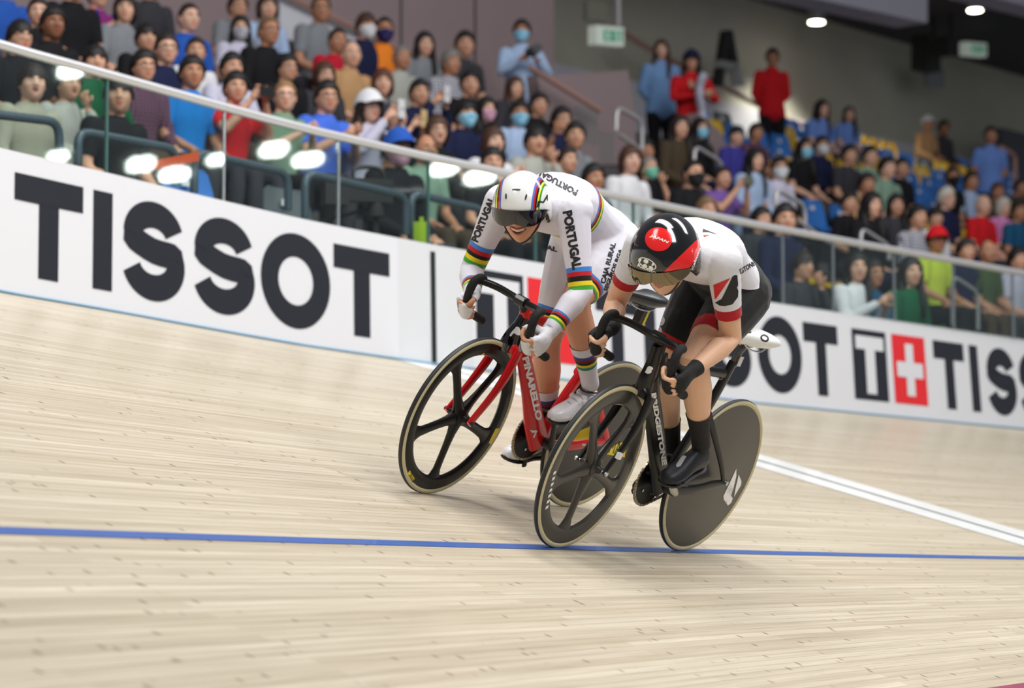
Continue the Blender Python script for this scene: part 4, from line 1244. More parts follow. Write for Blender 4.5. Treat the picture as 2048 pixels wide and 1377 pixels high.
# pale garment hugged by the woman in red
for root, k, s, sc, J, rz, l in PEOPLE:
    if 'red jacket and navy cap' in l:
        w = root.location + Matrix.Rotation(rz, 3, 'Z') @ (Vector((.30, 0, 1.22)) * sc)
        mb = MB(); mb.tube(catmull([(.02, .05, .22), (0, 0, .1), (.02, -.02, -.05), (.0, .02, -.22), (.01, .03, -.42)], 4), [(.05 + .05 * math.sin(k_ * .5) ** 2 + (.04 if k_ < 9 else 0), .05) for k_ in range(17)], 12)
        tag(link('jacket', mb.mesh('jacket'), None, cloth_mat('lilac'), Matrix.Translation(w) @ Matrix.Rotation(rz, 4, 'Z')), 'pale lilac jacket hugged by the woman in red', 'jacket')

# empty seats: upper right block and a few by the glass
def free(k, s): return not any(kk == k and abs(ss - s) < .5 for kk, ss in taken)
NUM = 'one two three four five six seven eight nine ten eleven twelve thirteen fourteen fifteen sixteen seventeen eighteen nineteen twenty'.split() + ['beyond twenty'] * 20
def seats_px(k, x0, x1, y, group, lab, cols):
    sa, sb = hit(x0, y, row_d(k))[0], hit(x1, y, row_d(k))[0]
    n = int(abs(sa - sb) / .50)
    for i in range(n + 1):
        s = sa + (sb - sa) * i / max(n, 1)
        if free(k, s):
            c = cols[(i * 3 + k) % len(cols)]; lab_i = (lab % {'b': 'blue', 'y': 'yellow', 'g': 'grey'}[c]) + ', place %s %s in row %s' % (NUM[i], 'rightward' if x0 > 1500 else 'from left', NUM[k])
            seat(k, s, {'b': M_SB, 'y': M_SY, 'g': M_SG}[c], lab_i, group % {'b': 'blue', 'y': 'yellow', 'g': 'grey'}[c], lift=.27 if k == 0 else 0.0)
            taken.append((k, s))
for k, x0, x1, y in ((13, 1560, 2040, 270), (12, 1420, 2040, 280), (11, 1400, 2040, 290), (10, 1390, 2030, 300), (9, 1390, 2020, 310), (8, 1400, 1470, 270), (8, 1700, 2020, 320), (7, 1560, 2000, 330), (6, 1650, 1960, 340)):
    seats_px(k, x0, x1, y, '%s seats of the upper right block', 'empty %s seat of the upper right block', 'bybbygbbyb')
for k, x0, x1, y, cols in ((0, 412, 530, 370, 'bg'), (0, 610, 690, 380, 'gg'), (0, 285, 340, 350, 'g'), (3, 1618, 1668, 430, 'by')):
    seats_px(k, x0, x1, y, '%s seats near the glass', 'empty %s flip seat behind the glass', cols)

# television camera on the front row
def tv_camera():
    s, p = hit(752, 385, .52); b, o, t = plan(s)
    d = (-t * 1.0 - o * .5).normalized()                   # points along the straight
    M_ = Matrix.Translation(p) @ Matrix.Rotation(math.atan2(d.y, d.x), 4, 'Z')
    r = tag(empty('television_camera', M=M_), 'black shoulder television camera behind the glass, between two guard rails', 'camera')
    k = mat('camera_body', (22, 22, 25), .45, noise=.1); k2 = mat('camera_grip', (34, 30, 32), .7)
    MB().box((-.20, -.05, -.07), (.10, .05, .08)).build('body', k, r)
    MB().tube([(.10, 0, 0), (.22, 0, 0), (.24, 0, 0), (.31, 0, 0)], [.05, .05, .065, .072], 16).build('lens', k, r)
    MB().tube(catmull([(-.16, 0, .08), (-.14, 0, .15), (.02, 0, .155), (.06, 0, .08)], 4), .014, 8).build('handle', k, r)
    MB().box((-.02, .05, .03), (.10, .15, .10)).build('viewfinder', k2, r)
    MB().box((-.36, -.05, -.10), (-.20, .05, .10)).build('battery', k2, r)
    MB().tube([(0, 0, -.07), (0, 0, -.16)], [.05, .06], 12).build('mount', k2, r)
    for a in (0, 120, 240):
        MB().tube([(0, 0, -.16), (.10 * math.cos(R(a)), .10 * math.sin(R(a)), p.z * -1 + row_z(0, s))], [.016, .012], 8).build('tripod_leg', k2, r)
    MB().tube([(-.02, .02, -.10), (-.42, .10, -.22)], .011, 8).build('pan_bar', k2, r)
tv_camera()
s_, p_ = hit(843, 472, .18)
tag(MB().box((p_.x - .05, p_.y - .01, p_.z - .09), (p_.x + .05, p_.y + .01, p_.z + .09)).box((p_.x - .012, p_.y - .008, p_.z + .09), (p_.x + .012, p_.y + .008, p_.z + .12)).build('marker_bib', mat('neon_yellow', (184, 216, 34), .6)), 'neon yellow-green tag hanging behind the glass by the camera', 'tag')
# ------------------------------------------------------------------ BICYCLES
RW = 0.334
def frame_axes(phi, lam, rho):
    h = Vector((-math.sin(phi) * math.cos(rho), -math.cos(phi) * math.cos(rho), math.sin(rho)))
    l0 = Vector((0, 0, 1)).cross(h).normalized(); u0 = h.cross(l0)
    return h, l0 * math.cos(lam) - u0 * math.sin(lam), u0 * math.cos(lam) + l0 * math.sin(lam)
def bike_matrix(p):
    X, Y, Z, phi, lam, rho, st = p
    h, l, u = frame_axes(phi, lam, rho)
    return Matrix(((h.x, l.x, u.x, X), (h.y, l.y, u.y, Y), (h.z, l.z, u.z, Z + CAMZ), (0, 0, 0, 1)))
POSE = {'b': (0.66728, 11.04605, 0.15563, 0.54416, 0.46731, -0.01168, 0.03619), 'r': (0.21848, 11.46704, 0.3301, 0.60882, 0.48301, 0.01792, 0.06244)}
def settle(p):
    """lift or lower a bike so that its tyres rest on the banked boards"""
    M_ = bike_matrix(p); worst = []
    for cx in (0, .975):
        g = 1e9
        for a in range(-140, -40, 2):
            for y in (-.009, 0.0, .009):
                q = M_ @ Vector((cx + (RW - .003 * (y != 0)) * math.cos(R(a)), y, RW + (RW - .003 * (y != 0)) * math.sin(R(a))))
                i = int(np.argmin((_X - q.x) ** 2 + (_Y - q.y) ** 2)); e = (q.x - _X[i]) * -math.cos(_PH[i]) + (q.y - _Y[i]) * math.sin(_PH[i])
                g = min(g, q.z - (ZB + (_ZW[i] - ZB) * e / DW))
        worst.append(g)
    # rear then front: shift and a small pitch
    dz = worst[0]; pit = (worst[1] - worst[0]) / .975
    return (p[0], p[1], p[2] - dz + .001, p[3], p[4], p[5] - pit, p[6])
POSE = {k: settle(v) for k, v in POSE.items()}
BM = {k: bike_matrix(v) for k, v in POSE.items()}
def loc(k, px, py, y0):
    """bike-frame point seen at a pixel, y0 metres left of the plane of the bike"""
    Mi = BM[k].inverted(); e = Mi @ EYE; d = Mi.to_3x3() @ ray(px, py)
    t = (y0 - e.y) / d.y
    return e + d * t
M_TYRE = mat('tyre_black', (26, 27, 31), .55, noise=.1); M_WALL = mat('tyre_cream', (196, 186, 148), .6, noise=.06)
M_CARB = mat('carbon_gloss', (11, 10, 9), .34, spec=.3, coat=.1); M_DISC_R = mat('disc_carbon_red_bike', (46, 43, 38), .35, spec=.4, coat=.12, noise=.10, nscale=9)
M_DISC_B = mat('disc_carbon_black_bike', (46, 43, 37), .32, spec=.4, coat=.15, noise=.12, nscale=9)
M_BLK = mat('frame_black', (8, 8, 9), .38, spec=.3, coat=.15); M_REDF = mat('frame_red', (206, 12, 20), .3, spec=.4, coat=.35)
M_SATIN = mat('satin_black', (20, 20, 22), .5); M_TAPE = mat('bar_tape', (10, 10, 11), .75, bump=.4, bscale=300); M_SIL = mat('silver_alloy', (186, 188, 192), .25, .9); M_CHAIN = mat('chain_steel', (150, 138, 116), .3, .8)
M_YEL = mat('decal_yellow', (236, 214, 24), .45); M_DWHITE = mat('decal_white', (238, 238, 238), .5); M_DBLACK = mat('decal_black', (20, 20, 22), .5)

def ring_band(mb, c, R0, prof, ax, n=96):
    """revolve a profile [(radius, lateral)] about the lateral axis y through c"""
    rings = []
    for i in range(n):
        a = 2 * math.pi * i / n
        rings.append([(c[0] + r * math.cos(a), c[1] + y, c[2] + r * math.sin(a)) for r, y in prof])
    m = len(prof); vs = [p for r in rings for p in r]; fs = []
    for i in range(n):
        for j in range(m - 1):
            fs.append((i * m + j, ((i + 1) % n) * m + j, ((i + 1) % n) * m + j + 1, i * m + j + 1))
    return mb.add(vs, fs)
def arc_prof(R0, r, a0, a1, n=7): return [(R0 + r * math.cos(R(a0 + (a1 - a0) * k / n)), r * math.sin(R(a0 + (a1 - a0) * k / n))) for k in range(n + 1)]
def wheel(parent, c, disc, rot, mrim, spoke_shape=0):
    w = empty('wheel'); w.parent = parent; w.location = c
    if rot: w.rotation_euler = (0, 0, rot)
    TR = .0132; R0 = RW - TR
    ring_band(MB(), (0, 0, 0), R0, arc_prof(R0, TR, -48, 48), None).build('tyre', M_TYRE, w)
    for sg in (1, -1):
        ring_band(MB(), (0, 0, 0), R0, arc_prof(R0, TR, sg * 48, sg * 165), None).build('sidewall', M_WALL, w)
    if disc:
        mb = MB()
        for sg in (1, -1):
            ring_band(mb, (0, 0, 0), 0, [(.0005, sg * .021), (.05, sg * .0205), (.12, sg * .018), (.2, sg * .0145), (.27, sg * .0115), (.314, sg * .0095)], None)
        mb.build('disc', mrim, w)
    else:
        mb = MB()
        ri = .258 if spoke_shape == 0 else .250
        ring_band(mb, (0, 0, 0), 0, [(.316, .0095), (.30, .0115), (.275, .0115), (ri + .006, .008), (ri, 0), (ri + .006, -.008), (.275, -.0115), (.30, -.0115), (.316, -.0095)], None)
        mb.build('rim', mrim, w)
        hb = MB()
        hb.tube([(0, -.048, 0), (0, -.03, 0), (0, -.022, 0), (0, .022, 0), (0, .03, 0), (0, .048, 0)], [.012, .016, .034, .034, .016, .012], 20)
        hb.build('hub', mrim, w)
        for k in range(5):
            a = R(55 + 72 * k - (3 if spoke_shape == 0 else 0)); d = Vector((math.cos(a), 0, math.sin(a)))
            if spoke_shape == 0: pr = [(.012, .030, .022), (.04, .030, .019), (.075, .0225, .014), (.12, .0205, .011), (.18, .0205, .010), (.225, .023, .009), (.248, .032, .009), (.268, .055, .008)]
            else: pr = [(.012, .032, .022), (.05, .032, .018), (.085, .026, .014), (.13, .022, .011), (.18, .021, .010), (.215, .025, .009), (.24, .040, .009), (.262, .068, .008)]
            MB().tube([d * r for r, _, _ in pr], [(a_, b_) for _, a_, b_ in pr], 16, up=(0, 1, 0)).build('spoke', mrim, w)
    return w

def aero(name, pts, rad, m, parent, n=18):
    """frame tube: rad (half chord in the bike's plane, half thickness)"""
    P = catmull([Vector(p) for p in pts], 5); 
    t = np.linspace(0, len(pts) - 1, len(P)); ra = np.interp(t, range(len(pts)), [r[0] for r in rad]); rb = np.interp(t, range(len(pts)), [r[1] for r in rad])
    return MB().tube(P, list(zip(ra.tolist(), rb.tolist())), n, up=(0, 1, 0)).build(name, m, parent)
def handlebar(parent, dz, dx, mtape):
    hb = empty('handlebar'); hb.parent = parent
    Z = .832 + dz; X = dx
    top = [(.892 + X, 0, Z), (.90 + X, .05, Z + .003), (.925 + X, .105, Z + .008), (.968 + X, .147, Z + .008), (.998 + X, .160, Z + .002)]
    pts = [(p[0], -p[1], p[2]) for p in top[::-1]] + top[1:]
    MB().tube(catmull(pts, 5), .0145, 14).build('top_bar', M_BLK, hb)
    for sg in (1, -1):
        dr = [(.952 + X, sg * .155, Z + .016), (.984 + X, sg * .159, Z + .016), (1.004 + X, sg * .163, Z - .006), (1.002 + X, sg * .166, Z - .050), (.986 + X, sg * .168, Z - .090), (.945 + X, sg * .170, Z - .126), (.845 + X, sg * .172, Z - .152)]
        MB().tube(catmull(dr, 6), [.011, .013, .0155] + [.0175] * 14 + [.0165] * 20, 14).build('drop', mtape, hb)
        MB().sphere(dr[-1], .0178, 12, 8).build('end_plug', mtape, hb)
    return hb
def drivetrain(parent, ang, marm, mring):
    """chainring on the right, cranks and pedals; ang of the left crank"""
    bb = Vector((.38, 0, .28)); d = Vector((math.cos(ang), 0, math.sin(ang)))
    y = -.046; n = 56
    cr = MB()
    prof = []
    for k in range(n * 2):
        a = math.pi * k / n; r = .110 if k % 2 == 0 else .1055
        prof.append((r * math.cos(a), r * math.sin(a)))
    cr.slab([(bb.x + a, y - .002, bb.z + b) for a, b in prof], (0, .004, 0))
    ringo = cr.build('chainring', mring, parent, smooth=False)
    for k in range(5):
        a = ang + 2 * math.pi * k / 5
        MB().cyl((bb.x + .065 * math.cos(a), y - .004, bb.z + .065 * math.sin(a)), (bb.x + .065 * math.cos(a), y + .007, bb.z + .065 * math.sin(a)), .006, 8).build('ring_bolt', M_SIL, ringo)
    rc = Vector((0, 0, RW)); r2 = .031; r1 = .110
    v = rc - bb; L = math.hypot(v.x, v.z); base = math.atan2(v.z, v.x); off = math.acos((r1 - r2) / L)
    path = []
    a0 = base + off; a1 = base - off + 2 * math.pi
    for k in range(41): a = a0 + (a1 - a0) * k / 40; path.append((bb.x + r1 * math.cos(a), y, bb.z + r1 * math.sin(a)))
    b0 = a1; b1 = a0 + 2 * math.pi
    for k in range(15): a = b0 - 2 * math.pi + (b1 - b0) * k / 14; path.append((rc.x + r2 * math.cos(a), y, rc.z + r2 * math.sin(a)))
    path.append(path[0])
    # resample to links
    P = [Vector(p) for p in path]; acc = [0]
    for i in range(1, len(P)): acc.append(acc[-1] + (P[i] - P[i - 1]).length)
    nl = int(acc[-1] / .0127); cm = MB()
    for i in range(nl):
        s0 = acc[-1] * i / nl; s1 = acc[-1] * (i + .86) / nl
        g = lambda s: Vector((np.interp(s, acc, [p.x for p in P]), y, np.interp(s, acc, [p.z for p in P])))
        a, b = g(s0), g(min(s1, acc[-1])); wd = .0042 if i % 2 else .0034
        t = (b - a).normalized(); nn = Vector((-t.z, 0, t.x)) * .0048
        cm.slab([a + nn + Vector((0, -wd, 0)), b + nn + Vector((0, -wd, 0)), b - nn + Vector((0, -wd, 0)), a - nn + Vector((0, -wd, 0))], (0, 2 * wd, 0))
    cm.build('chain', M_CHAIN, parent, smooth=False)
    MB().cyl((rc.x, y - .003, rc.z), (rc.x, y + .003, rc.z), .029, 26).build('sprocket', M_SIL, parent)
    MB().cyl((bb.x, -.068, bb.z), (bb.x, .068, bb.z), .021, 20).build('bottom_bracket', M_SATIN, parent)
    for sg, dd, nm in ((1, d, 'crank'), (-1, -d, 'crank')):
        a = bb + Vector((0, sg * .066, 0)); b = a + dd * .165 + Vector((0, sg * .012, 0))
        c = aero(nm, [a - dd * .02, a + dd * .02, a + dd * .10 + Vector((0, sg * .008, 0)), b + dd * .012], [(.012, .008), (.019, .0085), (.014, .0075), (.013, .0075)], marm if sg > 0 else M_SATIN, parent)
        MB().cyl(b + Vector((0, sg * -.002, 0)), b + Vector((0, sg * .012, 0)), .009, 10).build('pedal_bolt', M_SIL, c)
        pd = MB(); pc = b + Vector((0, sg * .05, 0))
        pd.tube([b, pc + Vector((0, sg * .035, 0))], [.007, .007], 10)
        pd.slab([pc + Vector((-.045, -.03, .006)), pc + Vector((.03, -.03, .006)), pc + Vector((.045, -.015, .006)), pc + Vector((.045, .015, .006)), pc + Vector((.03, .03, .006)), pc + Vector((-.045, .03, .006))], (0, 0, -.014))
        pd.build('pedal', M_SATIN, parent)
def saddle(parent, x, z, m, m2):
    rings = []
    for dx, w, h, dz in ((-.135, .045, .012, .004), (-.125, .064, .02, .007), (-.08, .068, .026, .006), (-.03, .052, .026, .0), (.03, .030, .024, -.003), (.09, .022, .022, -.004), (.125, .018, .018, -.008), (.135, .010, .010, -.012)):
        rings.append([(x + dx, w * math.cos(a), z + dz + (h if math.sin(a) > 0 else h * 1.6) * math.sin(a) * (1 if math.sin(a) > 0 else .9)) for a in [2 * math.pi * k / 20 for k in range(20)]])
    s = MB().loft(rings).build('saddle', m, parent)
    mb = MB()
    for sg in (1, -1): mb.tube(catmull([(x - .11, sg * .024, z - .012), (x - .07, sg * .022, z - .045), (x + .03, sg * .02, z - .045), (x + .11, sg * .006, z - .015)], 4), .0035, 8)
    mb.build('saddle_rail', M_SIL, s)
    MB().sphere((x - .118, 0, z + .006), (.022, .035, .012), 14, 8).build('saddle_badge', m2, s)
    return s

def build_bike(k):
    red = k == 'r'
    B = empty('track_bicycle', M=BM[k])
    MF = M_REDF if red else M_BLK
    wr = wheel(B, (0, 0, RW), True, 0, M_DISC_R if red else M_DISC_B)
    wf = wheel(B, (.975, 0, RW), False, POSE[k][6], M_CARB if red else mat('carbon_grey', (44, 41, 36), .35, spec=.4, coat=.2), 0 if red else 1)
    dz = 0.0 if red else .030
    if red:
        HT = [(.842, 0, .80), (.835, 0, .735), (.822, 0, .655)]
        fr = aero('down_tube', [(.790, 0, .690), (.70, 0, .588), (.585, 0, .472), (.47, 0, .350), (.375, 0, .270)], [(.050, .021), (.036, .021), (.042, .022), (.052, .024), (.058, .028)], MF, B)
        aero('top_tube', [(.80, 0, .765), (.55, 0, .765), (.30, 0, .752)], [(.028, .020), (.022, .017), (.024, .016)], MF, B)
        aero('seat_tube', [(.375, 0, .30), (.345, 0, .45), (.292, 0, .60), (.262, 0, .70), (.245, 0, .80)], [(.042, .024), (.030, .018), (.030, .017), (.034, .016), (.030, .016)], MF, B)
        aero('seat_post', [(.248, 0, .78), (.222, 0, .86), (.205, 0, .905)], [(.026, .013), (.024, .012), (.018, .012)], M_BLK, B)
        aero('head_cowl', [(.815, 0, .775), (.822, 0, .735), (.835, 0, .690), (.838, 0, .655), (.835, 0, .634)], [(.046, .021), (.052, .023), (.064, .028), (.070, .033), (.062, .036)], mat('cowl_black', (10, 10, 12), .08, spec=.6, coat=1.0), B)
        aero('head_tube', [(.822, 0, .80), (.812, 0, .765)], [(.040, .021), (.048, .022)], MF, B)
    else:
        fr = aero('down_tube', [(.815, 0, .700), (.735, 0, .610), (.645, 0, .530), (.50, 0, .390), (.375, 0, .268)], [(.052, .021), (.048, .021), (.047, .021), (.047, .022), (.050, .027)], MF, B)
        aero('top_tube', [(.82, 0, .765), (.55, 0, .765), (.27, 0, .762)], [(.024, .019), (.019, .016), (.021, .015)], MF, B)
        aero('seat_tube', [(.378, 0, .29), (.345, 0, .42), (.288, 0, .58), (.255, 0, .70), (.232, 0, .815)], [(.040, .023), (.028, .016), (.028, .015), (.028, .015), (.026, .015)], MF, B)
        aero('seat_post', [(.236, 0, .80), (.215, 0, .86), (.190, 0, .895)], [(.022, .012), (.021, .011), (.022, .012)], mat('post_grey', (70, 66, 60), .4), B)
        cl = MB(); cl.tube([(.214, -.016, .815), (.214, .016, .815)], .012, 10); cl.tube([(.206, -.014, .832), (.206, .014, .832)], .009, 10); cl.box((.20, .013, .805), (.232, .02, .845)); cl.build('seat_clamp', M_SIL, B)
        aero('head_tube', [(.868, 0, .835), (.848, 0, .765), (.842, 0, .70), (.836, 0, .64)], [(.030, .019), (.040, .021), (.056, .022), (.050, .030)], MF, B)
        aero('head_gusset', [(.815, 0, .79), (.79, 0, .735), (.775, 0, .675)], [(.045, .018), (.058, .018), (.05, .017)], MF, B)
    st = MB(); st.tube([(.845, 0, .795 + dz), (.892, 0, .832 + dz)], [.017, .016], 14); st.tube([(.892, -.024, .832 + dz), (.892, .024, .832 + dz)], .022, 16); st.build('stem', M_SATIN, B)
    if red: MB().box((.892, -.022, .838), (.913, .022, .852)).build('stem_plate', M_SIL, B)
    MB().cyl((.838, 0, .775 + dz), (.848, 0, .812 + dz), .021, 16).build('headset', M_SATIN if not red else M_REDF, B)
    hb = handlebar(B, dz, 0.0 if red else .012, M_TAPE)
    # fork
    fk = empty('fork'); fk.parent = B
    aero('crown', [(.838, 0, .668), (.845, 0, .648), (.85, 0, .625)], [(.032, .024), (.038, .046), (.030, .052)], MF if not red else M_REDF, fk)
    for sg in (1, -1):
        aero('blade', [(.846, sg * .050, .645), (.868, sg * .057, .545), (.905, sg * .060, .455), (.955, sg * .060, .360), (.975, sg * .060, .326)], [(.027, .011), (.028, .011), (.022, .010), (.019, .009), (.018, .008)] if red else [(.034, .013), (.026, .012), (.020, .011), (.015, .009), (.012, .008)], MF, fk)
        MB().cyl((.972, sg * .050, .334), (.972, sg * .074, .334), .0085, 12).build('axle_nut', M_SIL if not red else M_SATIN, fk)
    if not red:
        MB().box((.935, .066, .40), (.955, .082, .425)).build('timing_tag', M_DWHITE, fk)
    for sg in (1, -1):
        aero('seat_stay', [(.288 if not red else .30, sg * .020, .595 if not red else .60), (.20, sg * .040, .512), (.08, sg * .058, .405), (.0, sg * .062, .330)], [(.017, .010), (.014, .008), (.012, .008), (.012, .007)] if not red else [(.030, .010), (.024, .009), (.018, .008), (.016, .007)], MF, B)
        aero('chain_stay', [(.355, sg * .030, .275), (.22, sg * .048, .288), (.10, sg * .058, .315), (-.012, sg * .062, .332)], [(.022, .012), (.022, .009), (.02, .008), (.013, .007)], MF, B)
        MB().cyl((0, sg * .055, .334), (0, sg * .078, .334), .009, 12).build('axle_nut', M_SIL, B)
    drivetrain(B, R(58 if red else 25), M_SATIN if red else mat('crank_silver', (178, 172, 164), .35, .5), mat('ring_black', (8, 8, 9), .45, spec=.3))
    if red:
        saddle(B, .115, .950, mat('saddle_black', (24, 25, 28), .4, coat=.2), mat('saddle_grey', (120, 124, 128), .3))
        tb = MB(); q = Vector((.06, 0, .865)); tb.box(q + Vector((-.02, -.018, -.04)), q + Vector((.02, .018, .04))); t_ = tb.build('transponder', M_SATIN, B); MB().box(q + Vector((-.021, .0185, -.038)), q + Vector((-.006, .0195, .038))).build('transponder_stripe', M_YEL, t_)
    else:
        saddle(B, .155, .925, mat('saddle_white', (226, 228, 226), .3, coat=.4), mat('saddle_black', (24, 25, 28), .4))
    return B, fr, wf, wr
BIKE = {}
BIKE['r'] = build_bike('r'); tag(BIKE['r'][0], 'red track bicycle with five-spoke front wheel under the rider in white', 'bicycle', 'racing bicycles on the track')
BIKE['b'] = build_bike('b'); tag(BIKE['b'][0], 'black track bicycle with cream tyres under the rider in the black helmet', 'bicycle', 'racing bicycles on the track')
# ------------------------------------------------------------------ PRINTED LETTERING AND MARKS
_TXT = {}
def text_geo(txt, bold=.012, shear=0.0):
    """letters as a flat mesh scaled to width 1 and cap height 1"""
    key = (txt, bold, shear)
    if key in _TXT: return _TXT[key]
    c = bpy.data.curves.new('t', 'FONT'); c.body = txt; c.offset = bold; c.shear = shear; c.resolution_u = 3
    o = bpy.data.objects.new('t', c); COL.objects.link(o)
    me = bpy.data.meshes.new_from_object(o.evaluated_get(bpy.context.evaluated_depsgraph_get()))
    bpy.data.objects.remove(o); bpy.data.curves.remove(c)
    V = np.empty(len(me.vertices) * 3); me.vertices.foreach_get('co', V); V = V.reshape(-1, 3)[:, :2]
    F_ = [tuple(p.vertices) for p in me.polygons]; bpy.data.meshes.remove(me)
    V = (V - V.min(0)) / (V.max(0) - V.min(0))
    _TXT[key] = (V, F_); return _TXT[key]
def refine(V2, F_, maxlen):
    """2D mesh cut until no edge is longer than maxlen"""
    bm = bmesh.new()
    vs = [bm.verts.new((v[0], v[1], 0)) for v in V2]
    for f in F_:
        try: bm.faces.new([vs[i] for i in f])
        except ValueError: pass
    bmesh.ops.triangulate(bm, faces=bm.faces)
    for _ in range(6):
        e = [x for x in bm.edges if x.calc_length() > maxlen]
        if not e: break
        bmesh.ops.subdivide_edges(bm, edges=e, cuts=1); bmesh.ops.triangulate(bm, faces=[f for f in bm.faces if len(f.verts) > 3])
    bm.verts.index_update()
    V = np.array([v.co[:2] for v in bm.verts]); F2 = [tuple(v.index for v in f.verts) for f in bm.faces]
    bm.free(); return V, F2
def bvh_of(objs):
    vs = []; fs = []
    for o in objs:
        M_ = Matrix.Identity(4); q = o
        while q is not None: M_ = q.matrix_basis @ M_ if q.parent is None else q.matrix_parent_inverse @ q.matrix_basis @ M_; q = q.parent
        b = len(vs); vs += [M_ @ v.co for v in o.data.vertices]; fs += [tuple(b + i for i in p.vertices) for p in o.data.polygons]
    return BVHTree.FromPolygons(vs, fs)
def world_m(o):
    M_ = Matrix.Identity(4); q = o
    while q is not None: M_ = q.matrix_parent_inverse @ q.matrix_basis @ M_; q = q.parent
    return M_
def stick(name, PXV, F_, bvh, m, parent, off=.0012, smooth=True, centre=None):
    """lay flat print on the surface that the pixel directions meet"""
    pts = []
    for x, y in PXV:
        d = ray(x, y).normalized(); h, n, i, dist = bvh.ray_cast(EYE, d)
        if h is None or (centre is not None and (h - centre).dot(d) > 0): pts.append(None); continue
        if n.dot(d) > 0: n = -n
        pts.append(h + n * off)
    Mi = world_m(parent).inverted(); mp = {}; vs = []
    for i, p in enumerate(pts):
        if p is not None: mp[i] = len(vs); vs.append(Mi @ p)
    fs = []
    for f in F_:
        if all(i in mp for i in f):
            q = [pts[i] for i in f]
            if max((q[0] - q[1]).length, (q[1] - q[2]).length, (q[2] - q[0]).length) < .05: fs.append(tuple(mp[i] for i in f))
    if not fs: return None
    mb = MB(); mb.add(vs, fs)
    return mb.build(name, m, parent, smooth=smooth)
def print_text(txt, start, end, up, bvh, m, parent, bold=.012, shear=0.0, name='lettering', off=.0012, end_up=None, centre=None):
    V, F_ = text_geo(txt, bold, shear)
    L = math.hypot(end[0] - start[0], end[1] - start[1]); H = math.hypot(*up)
    W = V * np.array([L, H]); W, F2 = refine(W, F_, max(2.2, H * .22)); u = W[:, 0] / L; v = W[:, 1] / H
    eu = end_up or up
    ux = up[0] + (eu[0] - up[0]) * u; uy = up[1] + (eu[1] - up[1]) * u
    PXV = np.stack([start[0] + (end[0] - start[0]) * u + ux * v, start[1] + (end[1] - start[1]) * u + uy * v], 1)
    return stick(name, PXV, F2, bvh, m, parent, off, centre=centre)
def print_poly(polys, bvh, m, parent, name='mark', off=.0012, step=3.0, centre=None):
    vs = []; fs = []
    for P in polys:
        b = len(vs); vs += list(P); fs.append(tuple(range(b, b + len(P))))
    V, F2 = refine(np.array(vs, float), fs, step)
    return stick(name, V, F2, bvh, m, parent, off, centre=centre)
def ell(cx, cy, rx, ry, rot=0, n=28): 
    c, s = math.cos(R(rot)), math.sin(R(rot))
    return [(cx + rx * math.cos(a) * c - ry * math.sin(a) * s, cy + rx * math.cos(a) * s + ry * math.sin(a) * c) for a in [2 * math.pi * k / n for k in range(n)]]
def zp(pts, ox, oy, s): return [(ox + a / s, oy + b / s) for a, b in pts]

# ------------------------------------------------------------------ RIDERS
RAIN = [(62, 130, 206), (190, 28, 40), (18, 18, 20), (240, 214, 30), (70, 168, 60)]
def band_mat(name, base, bands, rough=.72):
    """bands: list of (from, to, [colours]) on the stored distance along the limb"""
    m = bpy.data.materials.new(name); m.use_nodes = True; nt = m.node_tree; p = nt.nodes['Principled BSDF']
    at = nt.nodes.new('ShaderNodeAttribute'); at.attribute_name = 'band'
    rp = nt.nodes.new('ShaderNodeValToRGB'); cr = rp.color_ramp; cr.interpolation = 'CONSTANT'
    stops = [(0.0, base)]
    for a, b, cols in bands:
        for i, c in enumerate(cols): stops.append((a + (b - a) * i / len(cols), c))
        stops.append((b, base))
    while len(cr.elements) < len(stops): cr.elements.new(1.0)
    for e, (t, c) in zip(cr.elements, stops): e.position = t; e.color = srgb(*c)
    nt.links.new(at.outputs['Fac'], rp.inputs[0]); nt.links.new(rp.outputs[0], p.inputs['Base Color'])
    p.inputs['Roughness'].default_value = rough; p.inputs['Specular IOR Level'].default_value = .25
    p.inputs['Sheen Weight'].default_value = .15
    tc = nt.nodes.new('ShaderNodeTexCoord'); n = nt.nodes.new('ShaderNodeTexNoise'); n.inputs['Scale'].default_value = 45; n.inputs['Detail'].default_value = 2
    bmp = nt.nodes.new('ShaderNodeBump'); bmp.inputs['Strength'].default_value = .10; bmp.inputs['Distance'].default_value = .01
    nt.links.new(tc.outputs['Object'], n.inputs[0]); nt.links.new(n.outputs['Fac'], bmp.inputs['Height']); nt.links.new(bmp.outputs[0], p.inputs['Normal'])
    return m
def V3(p): return Vector(p)
def helm_r(D, sc=1.0):
    """helmet radius for unit directions (forward, left, up)"""
    a = np.where(D[..., 0] > 0, .122, .150); b = .104; c = np.where(D[..., 2] > 0, .136, .128)
    return sc / np.sqrt((D[..., 0] / a) ** 2 + (D[..., 1] / b) ** 2 + (D[..., 2] / c) ** 2)
def helm_pts(az, el, off=0.0, sc=1.0):
    A, E = np.radians(az), np.radians(el)
    D = np.stack([np.cos(E) * np.cos(A), np.cos(E) * np.sin(A), np.sin(E)], -1)
    return D * (helm_r(D, sc) + off)[..., None]
def grid_mesh(name, P, closed_u=False, cap=False, thick=0.0):
    nv, nu, _ = P.shape; mb = MB(); vs = P.reshape(-1, 3); fs = []
    for i in range(nv - 1):
        for j in range(nu if closed_u else nu - 1): fs.append((i * nu + j, i * nu + (j + 1) % nu, (i + 1) * nu + (j + 1) % nu, (i + 1) * nu + j))
    if cap: fs.append(tuple((nv - 1) * nu + j for j in range(nu)))
    mb.add(vs, fs)
    return mb
